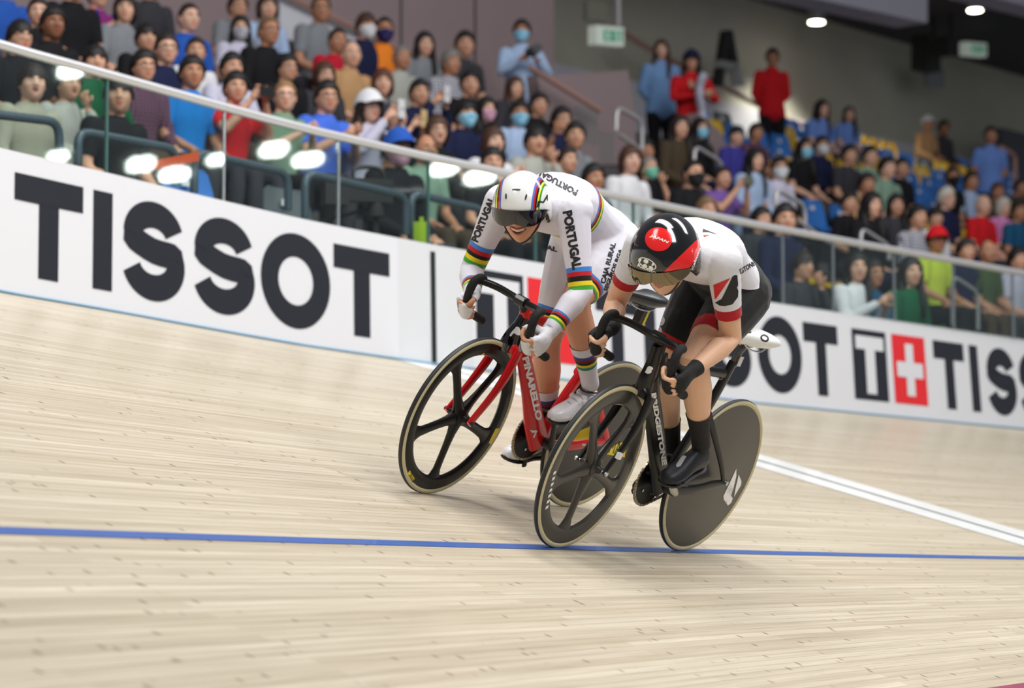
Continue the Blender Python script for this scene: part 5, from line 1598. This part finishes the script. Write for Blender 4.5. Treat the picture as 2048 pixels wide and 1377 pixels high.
def helmet(parent, HM, m, mv, sc, brow, vis_lo, ear):
    h = empty('helmet'); h.parent = parent; h.matrix_local = HM
    az = np.linspace(-180, 180, 72, endpoint=False); k = np.linspace(0, 1, 26)
    line = np.interp(np.abs(az), [0, 35, 62, 85, 110, 145, 180], [brow, brow - 1, brow - 8, ear, ear - 3, ear + 8, ear + 12])
    EL = line[None, :] + (88 - line[None, :]) * k[:, None]; AZ = np.repeat(az[None, :], 26, 0)
    off = -.006 * (1 - sst(k, 0, .06))[:, None] + 0 * AZ
    grid_mesh('shell', helm_pts(AZ, EL, off, sc), True, True).build('shell', m, h)
    # inner liner so that the rim has depth
    grid_mesh('liner', helm_pts(AZ, EL, off - .012, sc), True, True).build('liner', M_SATIN, h)
    rim = [helm_pts(np.array([a]), np.array([l]), -.008, sc)[0] for a, l in zip(az, line)] ; rim.append(rim[0])
    MB().tube([V3(p) for p in rim], .006, 8).build('rim', M_SATIN, h)
    av = np.linspace(-78, 78, 41); kv = np.linspace(0, 1, 12)
    up_ = np.interp(np.abs(av), [0, 40, 62, 78], [brow + 1.5, brow + 0.5, brow - 4, brow - 10]); lo_ = np.interp(np.abs(av), [0, 14, 30, 55, 70, 78], [vis_lo + 7, vis_lo + 1, vis_lo, vis_lo + 6, vis_lo + 14, vis_lo + 20])
    E2 = lo_[None, :] + (up_ - lo_)[None, :] * kv[:, None]; A2 = np.repeat(av[None, :], 12, 0)
    bul = .004 - .002 * kv[:, None] + 0 * A2
    grid_mesh('visor', helm_pts(A2, E2, bul - .012 * (1 - kv[:, None]) * np.abs(A2 / 78) ** 3, sc)).build('visor', mv, h)
    return h
def strap(h, sc, ear):
    mb = MB()
    for sg in (1, -1):
        mb.tube(catmull([V3(head_surface(np.array([sg * a_]), np.array([e_]), .003)[0]) for a_, e_ in ((86., 8.), (78., -22.), (64., -48.), (40., -66.), (0.1, -74.))], 4), .0035, 6)
    return mb.build('chin_strap', M_SATIN, h)
def shoe(parent, ball, ank, m, msole, dials):
    """cycling shoe: ball of the foot over the pedal, ankle given"""
    v = V3(ank) - V3(ball); a = math.atan2(v.z, v.x) - math.atan2(.115, -.125)
    s = empty('shoe'); s.parent = parent; s.location = ball; s.rotation_euler = (0, -a, 0)
    x0 = -.185; rings = []; sole = []
    for dx, w, zb, zt in ((0, .012, .012, .045), (.008, .024, .004, .075), (.03, .032, 0, .098), (.07, .034, 0, .105), (.11, .036, 0, .094), (.15, .041, -.003, .074), (.19, .046, -.008, .056), (.225, .045, -.010, .045), (.255, .036, -.008, .036), (.272, .022, -.004, .026), (.278, .008, 0, .016)):
        n = 20; c = (zb + zt) / 2; h = (zt - zb) / 2
        rings.append([(x0 + dx, w * (1 if math.sin(t) < .2 else .86) * math.copysign(abs(math.cos(t)) ** .8, math.cos(t)), c + h * math.copysign(abs(math.sin(t)) ** .8, math.sin(t))) for t in [2 * math.pi * k / n for k in range(n)]])
        sole.append([(x0 + dx, w * 1.04 * math.cos(t), zb - .004 + .008 * math.sin(t)) for t in [2 * math.pi * k / 12 for k in range(12)]])
    up = MB().loft(rings).build('upper', m, s)
    MB().loft(sole).build('sole', msole, s)
    if dials:
        for dx, z in ((.085, .078), (.125, .066)):
            for sg in (1, -1):
                MB().tube([(x0 + dx, sg * .026, z), (x0 + dx, sg * .041, z + .004)], [.013, .011], 16).build('dial', mat('dial_white', (222, 222, 226), .4), up)
        lc = MB()
        for dx in (.10, .125, .15, .175): lc.tube(catmull([(x0 + dx, -.03, .085 - (dx - .1) * .5), (x0 + dx + .006, 0, .102 - (dx - .1) * .55), (x0 + dx, .03, .085 - (dx - .1) * .5)], 4), .0022, 6)
        lc.build('lace', mat('lace_grey', (176, 176, 182), .5), up)
        MB().tube(catmull([(x0 + .018, 0, .085), (x0 + .03, .030, .100), (x0 + .07, .033, .104), (x0 + .11, .016, .106), (x0 + .115, 0, .106), (x0 + .11, -.016, .106), (x0 + .07, -.033, .104), (x0 + .03, -.030, .100), (x0 + .018, 0, .085)], 3), .004, 6).build('collar', M_SATIN, up)
    return s
def grip_hand(mb, G, a, wrist, out, bar=.0185):
    """five fingers closed round the bar; a runs from index to little finger; out is the knuckle side"""
    G, a, wrist, out = V3(G), V3(a).normalized(), V3(wrist), V3(out)
    e1 = wrist - G; e1 -= a * e1.dot(a); e1.normalize()
    e2 = a.cross(e1); 
    if e2.dot(out) < 0: e2 = -e2
    P = lambda ang, r, s: G + (e1 * math.cos(R(ang)) + e2 * math.sin(R(ang))) * r + a * s
    mb.tube([wrist, wrist.lerp(P(25, .05, 0), .6), P(38, .046, 0), P(66, .038, 0), P(84, .035, 0)], [(.024, .020), (.036, .019), (.041, .018), (.041, .015), (.037, .012)], 14, up=e2)
    segs = []
    for i, s in enumerate((-.034, -.0115, .0115, .032)):
        r = bar + .0098; l = (250, 262, 256, 238)[i]
        pts = [P(t, r + (.004 if t < 100 else 0), s) for t in (66, 92, 122, 152, 182, 210, l - 15, l)]
        mb.tube(pts, [.0118, .0112, .0106, .0102, .0100, .0096, .0088, .0070], 10); mb.sphere(pts[-1], .0074, 8, 6)
        segs.append((pts[0], pts[2], pts[-1]))
    th = [wrist.lerp(P(0, .04, -.02), .7), P(-15, .042, -.036), P(-55, .034, -.048), P(-105, .031, -.050), P(-140, .030, -.046)]
    mb.tube(th, [.016, .0155, .0128, .0118, .009], 10); mb.sphere(th[-1], .0095, 8, 6)
    return wrist, P(84, .035, 0), segs, th

RJ = {'r': dict(hipL=(.428, -.030, 1.128), hipR=(.414, -.205, 1.110), shL=(.825, .005, 1.228), shR=(.810, -.335, 1.121), elL=(.788, .165, .958), elR=(.762, -.370, .821), wrL=(.902, .182, .789), wrR=(.955, -.183, .773), knL=(.672, .080, .898), knR=(.430, -.128, .658), anL=(.391, .120, .585), anR=(.178, -.120, .278)),
      'b': dict(hipL=(.450, .030, 1.086), hipR=(.430, -.140, 1.120), shL=(.832, .090, 1.213), shR=(.829, -.250, 1.129), elL=(.658, .160, .951), elR=(.688, -.332, .870), wrL=(.877, .180, .812), wrR=(.913, -.181, .818), knL=(.746, .100, .827), knR=(.483, -.146, .697), anL=(.447, .120, .504), anR=(.167, -.120, .380))}
HEADPX = {'r': (1044, 421, -.125), 'b': (1330, 522, -.065)}
HEADDIR = {'r': (-13, -27, 4), 'b': (-24, -32, 6)}         # yaw, pitch, roll seen from the camera

def head_matrix(k):
    """head axes in the bike frame from its direction in the hall"""
    px, py, y0 = HEADPX[k]; c = loc(k, px, py, y0)
    yaw, pit, rol = [R(v) for v in HEADDIR[k]]
    f = Vector((math.sin(yaw) * math.cos(pit), -math.cos(yaw) * math.cos(pit), math.sin(pit)))
    l = Vector((0, 0, 1)).cross(f).normalized(); u = f.cross(l)
    l2 = l * math.cos(rol) - u * math.sin(rol); u2 = u * math.cos(rol) + l * math.sin(rol)
    Mi = BM[k].inverted().to_3x3(); f, l2, u2 = Mi @ f, Mi @ l2, Mi @ u2
    return Matrix(((f.x, l2.x, u2.x, c.x), (f.y, l2.y, u2.y, c.y), (f.z, l2.z, u2.z, c.z), (0, 0, 0, 1)))

def build_rider(k):
    red = k == 'r'
    J = {n: V3(p) for n, p in RJ[k].items()}
    HM = head_matrix(k); hc = HM.translation.copy(); hu = Vector((HM[0][2], HM[1][2], HM[2][2])); hf = Vector((HM[0][0], HM[1][0], HM[2][0]))
    sm = (J['shL'] + J['shR']) / 2; hm = (J['hipL'] + J['hipR']) / 2
    nk = sm.lerp(hc, .42) + Vector((-.01, 0, .01))
    mb = MB()
    ks = 1.06 if red else 1.02
    down = Vector((.25, 0, -1))
    front = torso(mb, J['hipL'], J['hipR'], J['shL'], J['shR'], nk, .055, ks, fwd=down)
    limb(mb, [sm.lerp(nk, .3), nk, hc - hu * .045 - hf * .02], [.075, .062, .058])
    bones = [(hm, nk, .16), (nk, hc, .06)]
    dz = 0.0 if red else .030; X = 0.0 if red else .012; Z = .832 + dz
    hands = {}
    for sd, sg in (('L', 1), ('R', -1)):
        s, e, w = J['sh' + sd], J['el' + sd], J['wr' + sd]
        q = .94 if not red else 1.0
        limb(mb, [s, s.lerp(e, .3), s.lerp(e, .62), e, e.lerp(w, .30), e.lerp(w, .68), w], [.066 * q, .058 * q, .049 * q, .044 * q, .047 * q, .036 * q, .029 * q])
        mb.sphere(s + Vector((-.01, 0, .0)), .071 * q, 16, 10); mb.sphere(s.lerp(sm, .45), (.095, .075, .075), 16, 10)
        h, kn, an = J['hip' + sd], J['kn' + sd], J['an' + sd]
        limb(mb, [h, h.lerp(kn, .25), h.lerp(kn, .55), h.lerp(kn, .85), kn, kn.lerp(an, .15), kn.lerp(an, .33), kn.lerp(an, .6), kn.lerp(an, .85), an], [.108, .102, .088, .066, .059, .056, .060, .047, .035, .034])
        # calf and quadriceps bulge, glute
        back = (an - kn).normalized().cross(Vector((0, 1, 0))).normalized()
        if back.x > 0: back = -back
        mb.sphere(kn.lerp(an, .30) + back * .016, (.046, .046, .085), 14, 10, (kn - an).to_track_quat('Z', 'Y').to_matrix())
        fq = (kn - h).normalized().cross(Vector((0, 1, 0))).normalized()
        if fq.x < 0: fq = -fq
        mb.sphere(h.lerp(kn, .48) + fq * .02, (.072, .075, .15), 14, 10, (h - kn).to_track_quat('Z', 'Y').to_matrix())
        mb.sphere(h + Vector((-.050, 0, .012)), (.085, .082, .092), 14, 10)
        # foot inside the shoe
        G = Vector((.966 + X, sg * .168, Z - .108)); a = Vector((-.62, sg * .02, -.66))
        hands[sd] = grip_hand(mb, G, a, w, Vector((0, sg, 0)))
    for sd, sg in (('L', 1), ('R', -1)): bones += [(J['sh' + sd], J['el' + sd], .052)]
    for sd in 'LR': bones += [(J['el' + sd], J['wr' + sd], .042)]
    for sd in 'LR': bones += [(J['hip' + sd], J['kn' + sd], .088)]
    for sd in 'LR': bones += [(J['kn' + sd], J['an' + sd], .052)]
    bones += [(J['shL'], J['shR'], .10)]                                     # 10
    for sd in 'LR': bones += [(hands[sd][0], hands[sd][1], .030)]            # 11 12
    for sd in 'LR':
        for q in hands[sd][2]: bones += [(q[0], q[1], .012)]                 # 13-16, 17-20 first joints
    for sd in 'LR':
        for q in hands[sd][2]: bones += [(q[1], q[2], .012)]
    nb = len(bones)                                                          # fingertips before this
    for sd in 'LR': t = hands[sd][3]; bones += [(t[0], t[2], .015), (t[2], t[4], .012)]
    V, N, Fc = remesh(mb, .0058 if red else .0056, 5)
    lab = labels(V, bones); b, t = lab
    root = empty('person', M=BM[k])
    mouth = 'grin' if red else 'shut'
    sk = 'c' if red else 'a'
    HMn = np.array(HM); hsc = 1.0
    hp = [((np.asarray(p) * hsc) @ HMn[:3, :3].T + HMn[:3, 3], f, m) for p, f, m in head_parts(88, 64, mouth)]
    SK = mat('rider_skin_' + k, (206, 150, 118) if red else (224, 178, 146), .48, spec=.4, noise=.07, nscale=18)
    LP = mat('rider_lip_' + k, (176, 96, 86) if red else (190, 110, 98), .45)
    body = link('body', merge('body', [(V, Fc, 0)] + hp, [SK, LP, M_EYEW, M_IRIS, hair_mat('dark'), M_MOUTH, M_TEETH]), root)
    G_ = {}
    def garment(name, mask, m, off=.003, trims=(), attr=None, grow=2):
        """grow keeps seams closed; hems are then cut square"""
        msk = dilate(mask, Fc, grow)
        me = shell(name, V, N, Fc, msk, off, trims, attr, bones, lab, 8 if name == 'glove' else 0)
        o = link(name, me, root, m); G_.setdefault(name, []).append(o); return o
    tor = np.isin(b, (0, 10)) | ((b == 1) & (t < .22))
    fr_ = np.array(front); spine_u = np.array((nk - hm).normalized())
    rel = (V - np.array(hm)); ts = rel @ spine_u / (nk - hm).length; fside = (V - (np.array(hm) + np.outer(np.clip(ts, -1, 2), np.array(nk - hm)))) @ fr_
    near = lambda i, t0: (b == i) & (t < t0)
    if red:
        white = (218, 216, 226)
        tm = tor | near(2, .30) | near(3, .30) | near(6, .35) | near(7, .35)
        tt = np.clip(ts, 0, 1)
        garment('suit_torso', tm, band_mat('suit_torso_white', white, [(.47, .57, RAIN[::-1])]), .003, (), tt)
        for i, sd in ((0, 'L'), (1, 'R')):
            up_ = (.70, .98) if sd == 'L' else (.60, .90)
            at = np.where(b == 2 + i, np.clip(t, 0, 1) * .5, np.where(b == 4 + i, .5 + np.clip(t, 0, 1) * .5, np.where(np.isin(b, (11 + i,)), 1.0, 0.0)))
            garment('sleeve', ((b == 2 + i) & (t > -.2)) | ((b == 4 + i) & (t < 1.02)), band_mat('sleeve_' + sd, white, [(up_[0] * .5, up_[1] * .5, RAIN), (.5 + .5 * .62, .5 + .5 * .84, RAIN)]), .0038, ((4 + i, 1.0),), at)
            hem = .86 if sd == 'L' else .84
            at2 = np.where(b == 6 + i, np.clip(t, 0, 1), 0.0)
            garment('short_leg', (b == 6 + i) & (t < hem) & (t > -.1), band_mat('short_leg_' + sd, white, [(hem - .14, hem - .0, RAIN)]), .0036, ((6 + i, hem, 1),), at2)
            st_ = .50
            at3 = np.where(b == 8 + i, np.clip(t, 0, 1), 0.0)
            garment('sock', (b == 8 + i) & (t > st_), band_mat('sock_' + sd, white, [(st_ + .09, st_ + .26, [(48, 70, 150), (120, 24, 36), (20, 20, 22), (216, 196, 40), (40, 130, 110)])]), .003, ((8 + i, st_, -1),), at3)
        gm, tipm = mat('glove_white', (226, 226, 232), .7, bump=.2), None
    else:
        white = (218, 217, 222); blk = (16, 16, 18); redc = (176, 22, 34)
        tm = tor | near(2, .30) | near(3, .30)
        line = .13 + .50 * sst(fside, -.035, .05)
        fld = np.clip(.5 + (ts - line) * .8, 0.01, .99)
        garment('jersey', tm | near(6, .3) | near(7, .3), band_mat('jersey_two_tone', blk, [(.5, 1.0, [white])]), .0042, (), fld)
        for i, sd in ((0, 'L'), (1, 'R')):
            hem = .70 if sd == 'L' else .62
            at = np.where(b == 2 + i, np.clip(t, 0, 1), 0.0)
            garment('sleeve', (b == 2 + i) & (t < hem) & (t > -.2), band_mat('sleeve_j' + sd, white, [(hem - .135, hem + .2, [redc])]), .0052, ((2 + i, hem),), at)
            lh = .70 if sd == 'L' else .80
            at2 = np.where(b == 6 + i, np.clip(t, 0, 1), 0.0)
            garment('short_leg', (b == 6 + i) & (t < lh) & (t > -.1), band_mat('short_leg_j' + sd, blk, [(lh - .12, lh + .2, [redc])]), .0040, ((6 + i, lh),), at2)
            st_ = .62
            garment('sock', (b == 8 + i) & (t > st_), mat('sock_black', (18, 18, 20), .8, bump=.3, bscale=150), .003, ((8 + i, st_, -1),))
        gm = mat('glove_black', (16, 16, 18), .8, bump=.3)
    for i in (0, 1):
        first = [13 + 4 * i + q for q in range(4)]
        msk = (b == 11 + i) | (np.isin(b, first) & (t < .75)) | (b == nb + 2 * i) | ((b == 4 + i) & (t > (.90 if not red else .97)))
        garment('glove', msk, gm, .0048 if red else .0032, ((4 + i, .90 if not red else .97, -1), (13 + 4 * i, .7, 1), (14 + 4 * i, .7, 1), (15 + 4 * i, .7, 1), (16 + 4 * i, .7, 1)))
    # shoes
    for sd, sg, ang in (('L', 1, R(58 if red else 25)), ('R', -1, R(58 if red else 25))):
        ball = Vector((.38 + sg * .165 * math.cos(ang), sg * .12, .28 + sg * .165 * math.sin(ang) + .014))
        an = J['an' + sd].copy()
        if red and sd == 'L': an += Vector((-.02, 0, -.012))
        sh = shoe(root, ball, an, mat('shoe_white', (232, 232, 236), .4, coat=.2, bump=.1) if red else mat('overshoe_black', (24, 26, 32), .5, spec=.4, bump=.1), M_SATIN, red)
        G_.setdefault('shoe', []).append(sh)
    # helmet
    HS = 1.12 if red else 1.27
    if red:
        mv = mat('visor_smoke', (16, 13, 20), .08, spec=.6, coat=.3); mh = mat('helmet_white', (226, 227, 224), .16, spec=.5, coat=.6)
        h = helmet(root, HM, mh, mv, HS, 17, -9, -20)
        for sg in (1, -1):
            for i, c in enumerate(RAIN):
                th = np.linspace(19, 150, 40); w0 = 26 + 3.3 * i; ps = np.array([w0, w0 + 3.3])
                TH, PS = np.meshgrid(np.radians(th), np.radians(ps))
                D = np.stack([np.cos(TH) * np.cos(PS), sg * np.sin(PS), np.sin(TH) * np.cos(PS)], -1)
                grid_mesh('stripe', D * (helm_r(D, HS) + .0010)[..., None]).build('stripe', mat('stripe_%d' % i, [(92, 110, 196), (186, 26, 38), (16, 16, 18), (226, 222, 40), (40, 140, 50)][i], .2, coat=.5), h)
        for a_, e_, w_, rot in ((0, 52, .016, 90), (21, 40, .012, 20), (-21, 40, .012, -20)):
            c = helm_pts(np.array([a_ * 1.]), np.array([e_ * 1.]), .0, HS)[0]; n = vn(c)
            t1 = vn(np.cross(n, [0, 0, 1])); t2 = np.cross(n, t1)
            ax = t1 * math.sin(R(rot)) + t2 * math.cos(R(rot)); ay = np.cross(n, ax)
            MB().slab([V3(c + n * .0012 + ax * w_ * math.cos(q) + ay * .0035 * math.sin(q)) for q in [2 * math.pi * z / 16 for z in range(16)]], V3(n * -.002)).build('vent', M_DBLACK, h)
    else:
        mv = mat('visor_mirror', (120, 108, 84), .05, .85); mh = mat('helmet_black', (14, 14, 15), .12, spec=.5, coat=.8)
        h = helmet(root, HM, mh, mv, HS, 8, -11, -20)
    strap(h, 1, -20)
    return root, body, G_, h
RIDER = {}
RIDER['r'] = build_rider('r'); tag(RIDER['r'][0], 'grinning cyclist in white rainbow-banded skinsuit and white helmet, sprinting out of the saddle', 'person', 'racing cyclists')
RIDER['b'] = build_rider('b'); tag(RIDER['b'][0], 'cyclist in white jersey with red cuffs, black shorts and black helmet, gripping the drops', 'person', 'racing cyclists')
# ------------------------------------------------------------------ PRINT ON BIKES, HELMETS AND CLOTHING
def kids(o, *names): return [c for c in o.children if c.name.split('.')[0] in names]
Rr, Rb = RIDER['r'], RIDER['b']
M_INKP = mat('print_black', (22, 20, 28), .6); M_PRW = mat('print_white', (240, 240, 240), .45); M_PRR = mat('print_red', (206, 26, 34), .5); M_PRG = mat('print_green', (60, 140, 60), .5)
M_HRED = mat('helmet_red', (226, 32, 30), .16, coat=.6); M_HWHITE = mat('helmet_print_white', (236, 236, 228), .25); M_GREYP = mat('print_grey', (168, 168, 172), .5)
# rider in white
G = Rr[2]
arms = bvh_of(G['sleeve'] + G['suit_torso'] + G['short_leg'])
print_text('PORTUGAL', (1125, 424), (1145, 541), (19, -4), arms, M_INKP, G['sleeve'][0], .055)
print_text('PORTUGAL', (956, 486), (992, 398), (-14, -6), arms, M_INKP, G['sleeve'][1], .055)
print_text('PORTUGAL', (1157, 381), (1078, 338), (-5, 12), arms, M_INKP, G['suit_torso'][0], .055)
print_text('PORTUGAL', (1026, 483), (1114, 505), (1, -10), arms, M_INKP, G['suit_torso'][0], .055)
print_text('JOGOS', (1083, 488), (1098, 488), (0, -6), arms, M_PRG, G['suit_torso'][0], .01)
print_poly([ell(1075.5, 482, 2.6, 2.4)], arms, M_PRR, G['suit_torso'][0]); print_poly([ell(1080, 485.5, 2.6, 3)], arms, M_PRG, G['suit_torso'][0])
print_text('CAJA RURAL', (1213, 569), (1235, 488), (-13, -3), arms, M_INKP, G['short_leg'][0], .05, .1)
print_text('SEGUROS RGA', (1214, 584), (1246, 500), (-8, -3), arms, M_INKP, G['short_leg'][0], .05, .1)
hs = bvh_of(kids(Rr[3], 'shell', 'visor'))
print_poly([zp([(808, 715), (825, 620), (845, 600), (850, 610), (908, 618), (970, 510), (985, 512), (985, 605), (972, 600), (970, 560), (922, 640), (862, 632), (845, 700)], 970, 325, 7.869)], hs, M_DBLACK, kids(Rr[3], 'shell')[0], off=.0015)
# rider in the black helmet
G = Rb[2]
cl = bvh_of(G['sleeve'] + G['jersey'] + G['short_leg'])
print_poly([zp([(1225, 690), (1380, 625), (1248, 820), (1238, 815)], 1160, 420, 4.59)], cl, M_PRR, G['sleeve'][0])
print_poly([zp([(1398, 612), (1420, 598), (1442, 600), (1450, 690), (1440, 715), (1452, 745), (1448, 800), (1400, 866), (1330, 884), (1285, 880), (1240, 852), (1300, 818), (1335, 748), (1345, 830), (1385, 810), (1402, 760)], 1160, 420, 4.59)], cl, M_INKP, G['sleeve'][0])
print_text('ESTONE', (1481, 549), (1510, 531), (-3, -10), bvh_of(G['jersey']), M_INKP, G['jersey'][0], .03)
print_text('WAVE ONE', (1363, 565), (1399, 576), (1, -4), cl, M_INKP, G['jersey'][0], .02, .2)
print_poly([zp([(1130, 175), (1270, 230), (1180, 205), (1125, 205)], 1160, 420, 4.59)], cl, M_INKP, G['jersey'][0]); print_poly([zp([(1132, 232), (1192, 234), (1138, 252)], 1160, 420, 4.59)], cl, M_PRR, G['jersey'][0])
print_poly([ell(1324, 643, 6, 9, 15), ell(1318, 663, 6, 9, 15)], cl, M_GREYP, G['short_leg'][1])
HC_ = world_m(Rb[3]).translation
hb_ = bvh_of(kids(Rb[3], 'shell')); HS_ = kids(Rb[3], 'shell')[0]
print_poly([ell(1317, 479, 26.8, 23.8, 8, 40)], hb_, M_HRED, HS_, off=.0010, centre=HC_)
print_text('JAPAN', (1299, 475), (1336, 489.5), (2, -6.5), hb_, M_HWHITE, HS_, .025, .25, off=.0022)
print_poly([zp([(640, 985), (1255, 390), (1285, 500), (1280, 620), (1250, 700), (1120, 855), (1060, 905), (960, 920)], 1240, 430, 8.1)], hb_, M_HRED, HS_, off=.0010, centre=HC_)
el0 = ell(1295, 527.5, 19.5, 9.6, 28, 36); el1 = ell(1295, 527.5, 17.3, 7.8, 28, 36)
print_poly([[el0[i], el0[(i + 1) % 36], el1[(i + 1) % 36], el1[i]] for i in range(36)] + [ell(1292.5, 523, 5.2, 4.2, 28), ell(1290.5, 532, 4.6, 3.4, 28), ell(1302, 535.5, 4.6, 3.2, 28), ell(1281, 521, 2.2, 3.6, 28), ell(1306, 529, 2.4, 3.2, 28)], hb_, M_HWHITE, HS_, off=.0016)
print_text('Kabuto', (1275, 533), (1311, 548.5), (2.5, -6.5), hb_, M_HWHITE, HS_, .03, off=.0016)
print_text('Kabuto', (1385, 541), (1401, 497), (-4, -2), hb_, M_HWHITE, HS_, .03, off=.0016)
# grey arrow patch on the left overshoe, red slashes and white piping on the left glove
so = kids(G['shoe'][0], 'upper'); sb_ = bvh_of(so)
print_poly([zp([(1150, 280), (1222, 310), (1110, 490), (1040, 512), (1030, 460)], 1240, 880, 9.18)], sb_, M_GREYP, so[0])
gb = bvh_of(G['glove'])
print_poly([zp([(1290, 1050), (1380, 1000), (1378, 1012), (1300, 1056)], 1170, 630, 7.65), zp([(1330, 1110), (1390, 1098), (1392, 1106), (1345, 1118)], 1170, 630, 7.65), zp([(1345, 1172), (1400, 1155), (1402, 1165), (1360, 1180)], 1170, 630, 7.65)], gb, M_PRR, G['glove'][0])
# red bicycle
B, fr, wf, wr = BIKE['r']
fb = bvh_of([fr])
print_text('PINARELLO', (1044, 716), (1072, 843), (13, -4), fb, M_PRW, fr, .055)
print_poly([zp([(90, 1105), (160, 1108), (130, 1175), (118, 1172), (138, 1125), (112, 1128)], 1040, 620, 4.59)], fb, M_PRW, fr)
cb = bvh_of(kids(B, 'chain_stay')); print_text('PINARELLO', (1164, 893), (1203, 897), (1, -5), cb, M_PRW, kids(B, 'chain_stay')[0], .03)
co = kids(B, 'head_cowl'); hbv = bvh_of(co)
print_poly([zp([(985, 850), (1030, 780), (1090, 800), (1115, 830), (1135, 800), (1105, 740), (1075, 735), (1082, 718), (1130, 725), (1158, 790), (1145, 845), (1110, 850), (1050, 815), (1005, 870)], 890, 560, 7.65)], hbv, M_PRW, co[0])
db = bvh_of(kids(wr, 'disc')); dd = kids(wr, 'disc')[0]
print_poly([[(1140, 884), (1150, 866), (1186, 850), (1196, 884)]], db, M_YEL, dd); print_poly([[(1212, 909), (1222, 893), (1262, 878), (1263, 917)]], db, M_YEL, dd)
print_text('MAVIC', (1216, 907), (1262, 913), (7, -26), db, M_DBLACK, dd, .0, off=.002)
rb_ = bvh_of(kids(wf, 'rim', 'spoke')); rm = kids(wf, 'rim')[0]
for q in ([(630, 160), (745, 108), (738, 155), (625, 195)], [(838, 740), (872, 740), (800, 870), (778, 862)], [(95, 1130), (122, 1088), (163, 1158), (130, 1212)]):
    print_poly([zp(q, 790, 680, 4.172)], rb_, M_YEL, rm)
print_text('MAVIC', (822, 969), (815, 951), (7, -8), rb_, M_DBLACK, rm, .02, off=.002)
tb_ = bvh_of(kids(kids(B, 'handlebar')[0], 'top_bar')); to = kids(kids(B, 'handlebar')[0], 'top_bar')[0]
print_text('RITCHEY', (981, 601), (1011, 610), (1, -4.5), tb_, M_PRW, to, .02)
# black bicycle
B, fr, wf, wr = BIKE['b']
fb = bvh_of([fr] + kids(B, 'head_tube', 'head_gusset', 'seat_tube', 'bottom_bracket'))
print_text('BRIDGESTONE', (1301, 787), (1323, 931), (10, -2), fb, M_PRW, fr, .055, off=.003)
print_poly([zp([(918, 880), (960, 795), (990, 785), (1030, 800), (1040, 830), (1015, 850), (1015, 875), (985, 900), (945, 902), (975, 850), (950, 850)], 1170, 630, 7.65)], bvh_of(kids(B, 'head_tube', 'head_gusset')), M_PRW, kids(B, 'head_tube')[0])
db = bvh_of(kids(wr, 'disc')); dd = kids(wr, 'disc')[0]
print_poly([zp([(697, 638), (697, 700), (672, 802), (655, 775), (642, 762), (620, 826), (655, 858), (668, 880), (655, 915), (628, 938), (618, 900), (596, 892), (592, 862), (640, 762)], 1300, 780, 4.048), zp([(716, 686), (738, 740), (735, 772), (678, 868), (690, 800)], 1300, 780, 4.048)], db, M_PRW, dd)
rb_ = bvh_of(kids(wf, 'rim')); rm = kids(wf, 'rim')[0]
print_poly([[(1090 + 2.6 * i + dx, 1020 - 11.5 * i + dy) for dx, dy in ((0, 0), (5.5, -4), (7, -9.5), (1.4, -6.5))] for i in range(7)], rb_, M_PRW, rm)
st_o = kids(B, 'seat_tube'); sbv = bvh_of(st_o)
e0 = ell(1440.5, 754, 6.2, 6.6); e1 = ell(1440.5, 754, 4.8, 5.0)
print_poly([[e0[i], e0[(i + 1) % 28], e1[(i + 1) % 28], e1[i]] for i in range(28)] + [[(1436, 753), (1445, 751), (1445, 755), (1436, 757)]], sbv, M_GREYP, st_o[0])
sd_ = kids(B, 'saddle'); sv = bvh_of(sd_)
e0 = ell(1529, 677, 9, 7, 25); e1 = ell(1529, 677, 5.5, 4, 25)
print_poly([[e0[i], e0[(i + 1) % 28], e1[(i + 1) % 28], e1[i]] for i in range(28)], sv, M_DBLACK, sd_[0]); print_poly([[(1487, 663), (1503, 664), (1502, 667), (1488, 667)]], sv, M_DBLACK, sd_[0])
# ------------------------------------------------------------------ FLOODLIGHTS OF THE HALL (seen mirrored in the glass)
def pane_normal(i):
    a, b = stand(joints[i], GD, 0), stand(joints[i + 1], GD, 0); t = (b - a).normalized(); n = Vector((t.y, -t.x, 0))
    return a, (-n if n.y > 0 else n)
def floodlight(i, px, py, wpx, hpx, lb):
    """hung where a flat pane mirrors it: follow the direction to the pane, reflect, go on to the roof"""
    a, n = pane_normal(i); d = ray(px, py).normalized()
    p = EYE + d * ((a - EYE).dot(n) / d.dot(n)); r = d - n * 2 * d.dot(n)
    dist = (12.5 - p.z) / r.z; c = p + r * dist
    ppm = F_PX / ((p - EYE).length + dist)
    w, h = wpx / ppm / 2, hpx / ppm / 2
    sd = r.cross(Vector((0, 0, 1))).normalized(); up = sd.cross(r).normalized()
    th = tag(empty('floodlight', c), lb, 'lamp', 'roof floodlights mirrored in the glass')
    n_ = 18; ring = [(sd * (w * math.copysign(abs(math.cos(q)) ** .6, math.cos(q))) + up * (h * math.copysign(abs(math.sin(q)) ** .6, math.sin(q)) - .45 * h * math.cos(q))) for q in [2 * math.pi * k / n_ for k in range(n_)]]
    MB().slab(ring, r * -.02).build('lens', mat('floodlight_glow', (255, 255, 250), .5, emit=(255, 255, 248), estr=60), th)
    MB().slab([q * 1.12 + r * .02 for q in ring], r * .35).build('housing', M_SATIN, th)
for i, x, y, w_, h_, lb in ((0, 145, 140, 50, 28, 'upper left'), (0, 118, 313, 38, 18, 'lowest'), (4, 890, 336, 52, 26, 'left of the two adjoining'), (4, 960, 355, 56, 24, 'right of the two adjoining')):
    floodlight(i, x, y, w_, h_, lb + ' roof floodlights mirrored in the glass balustrade')
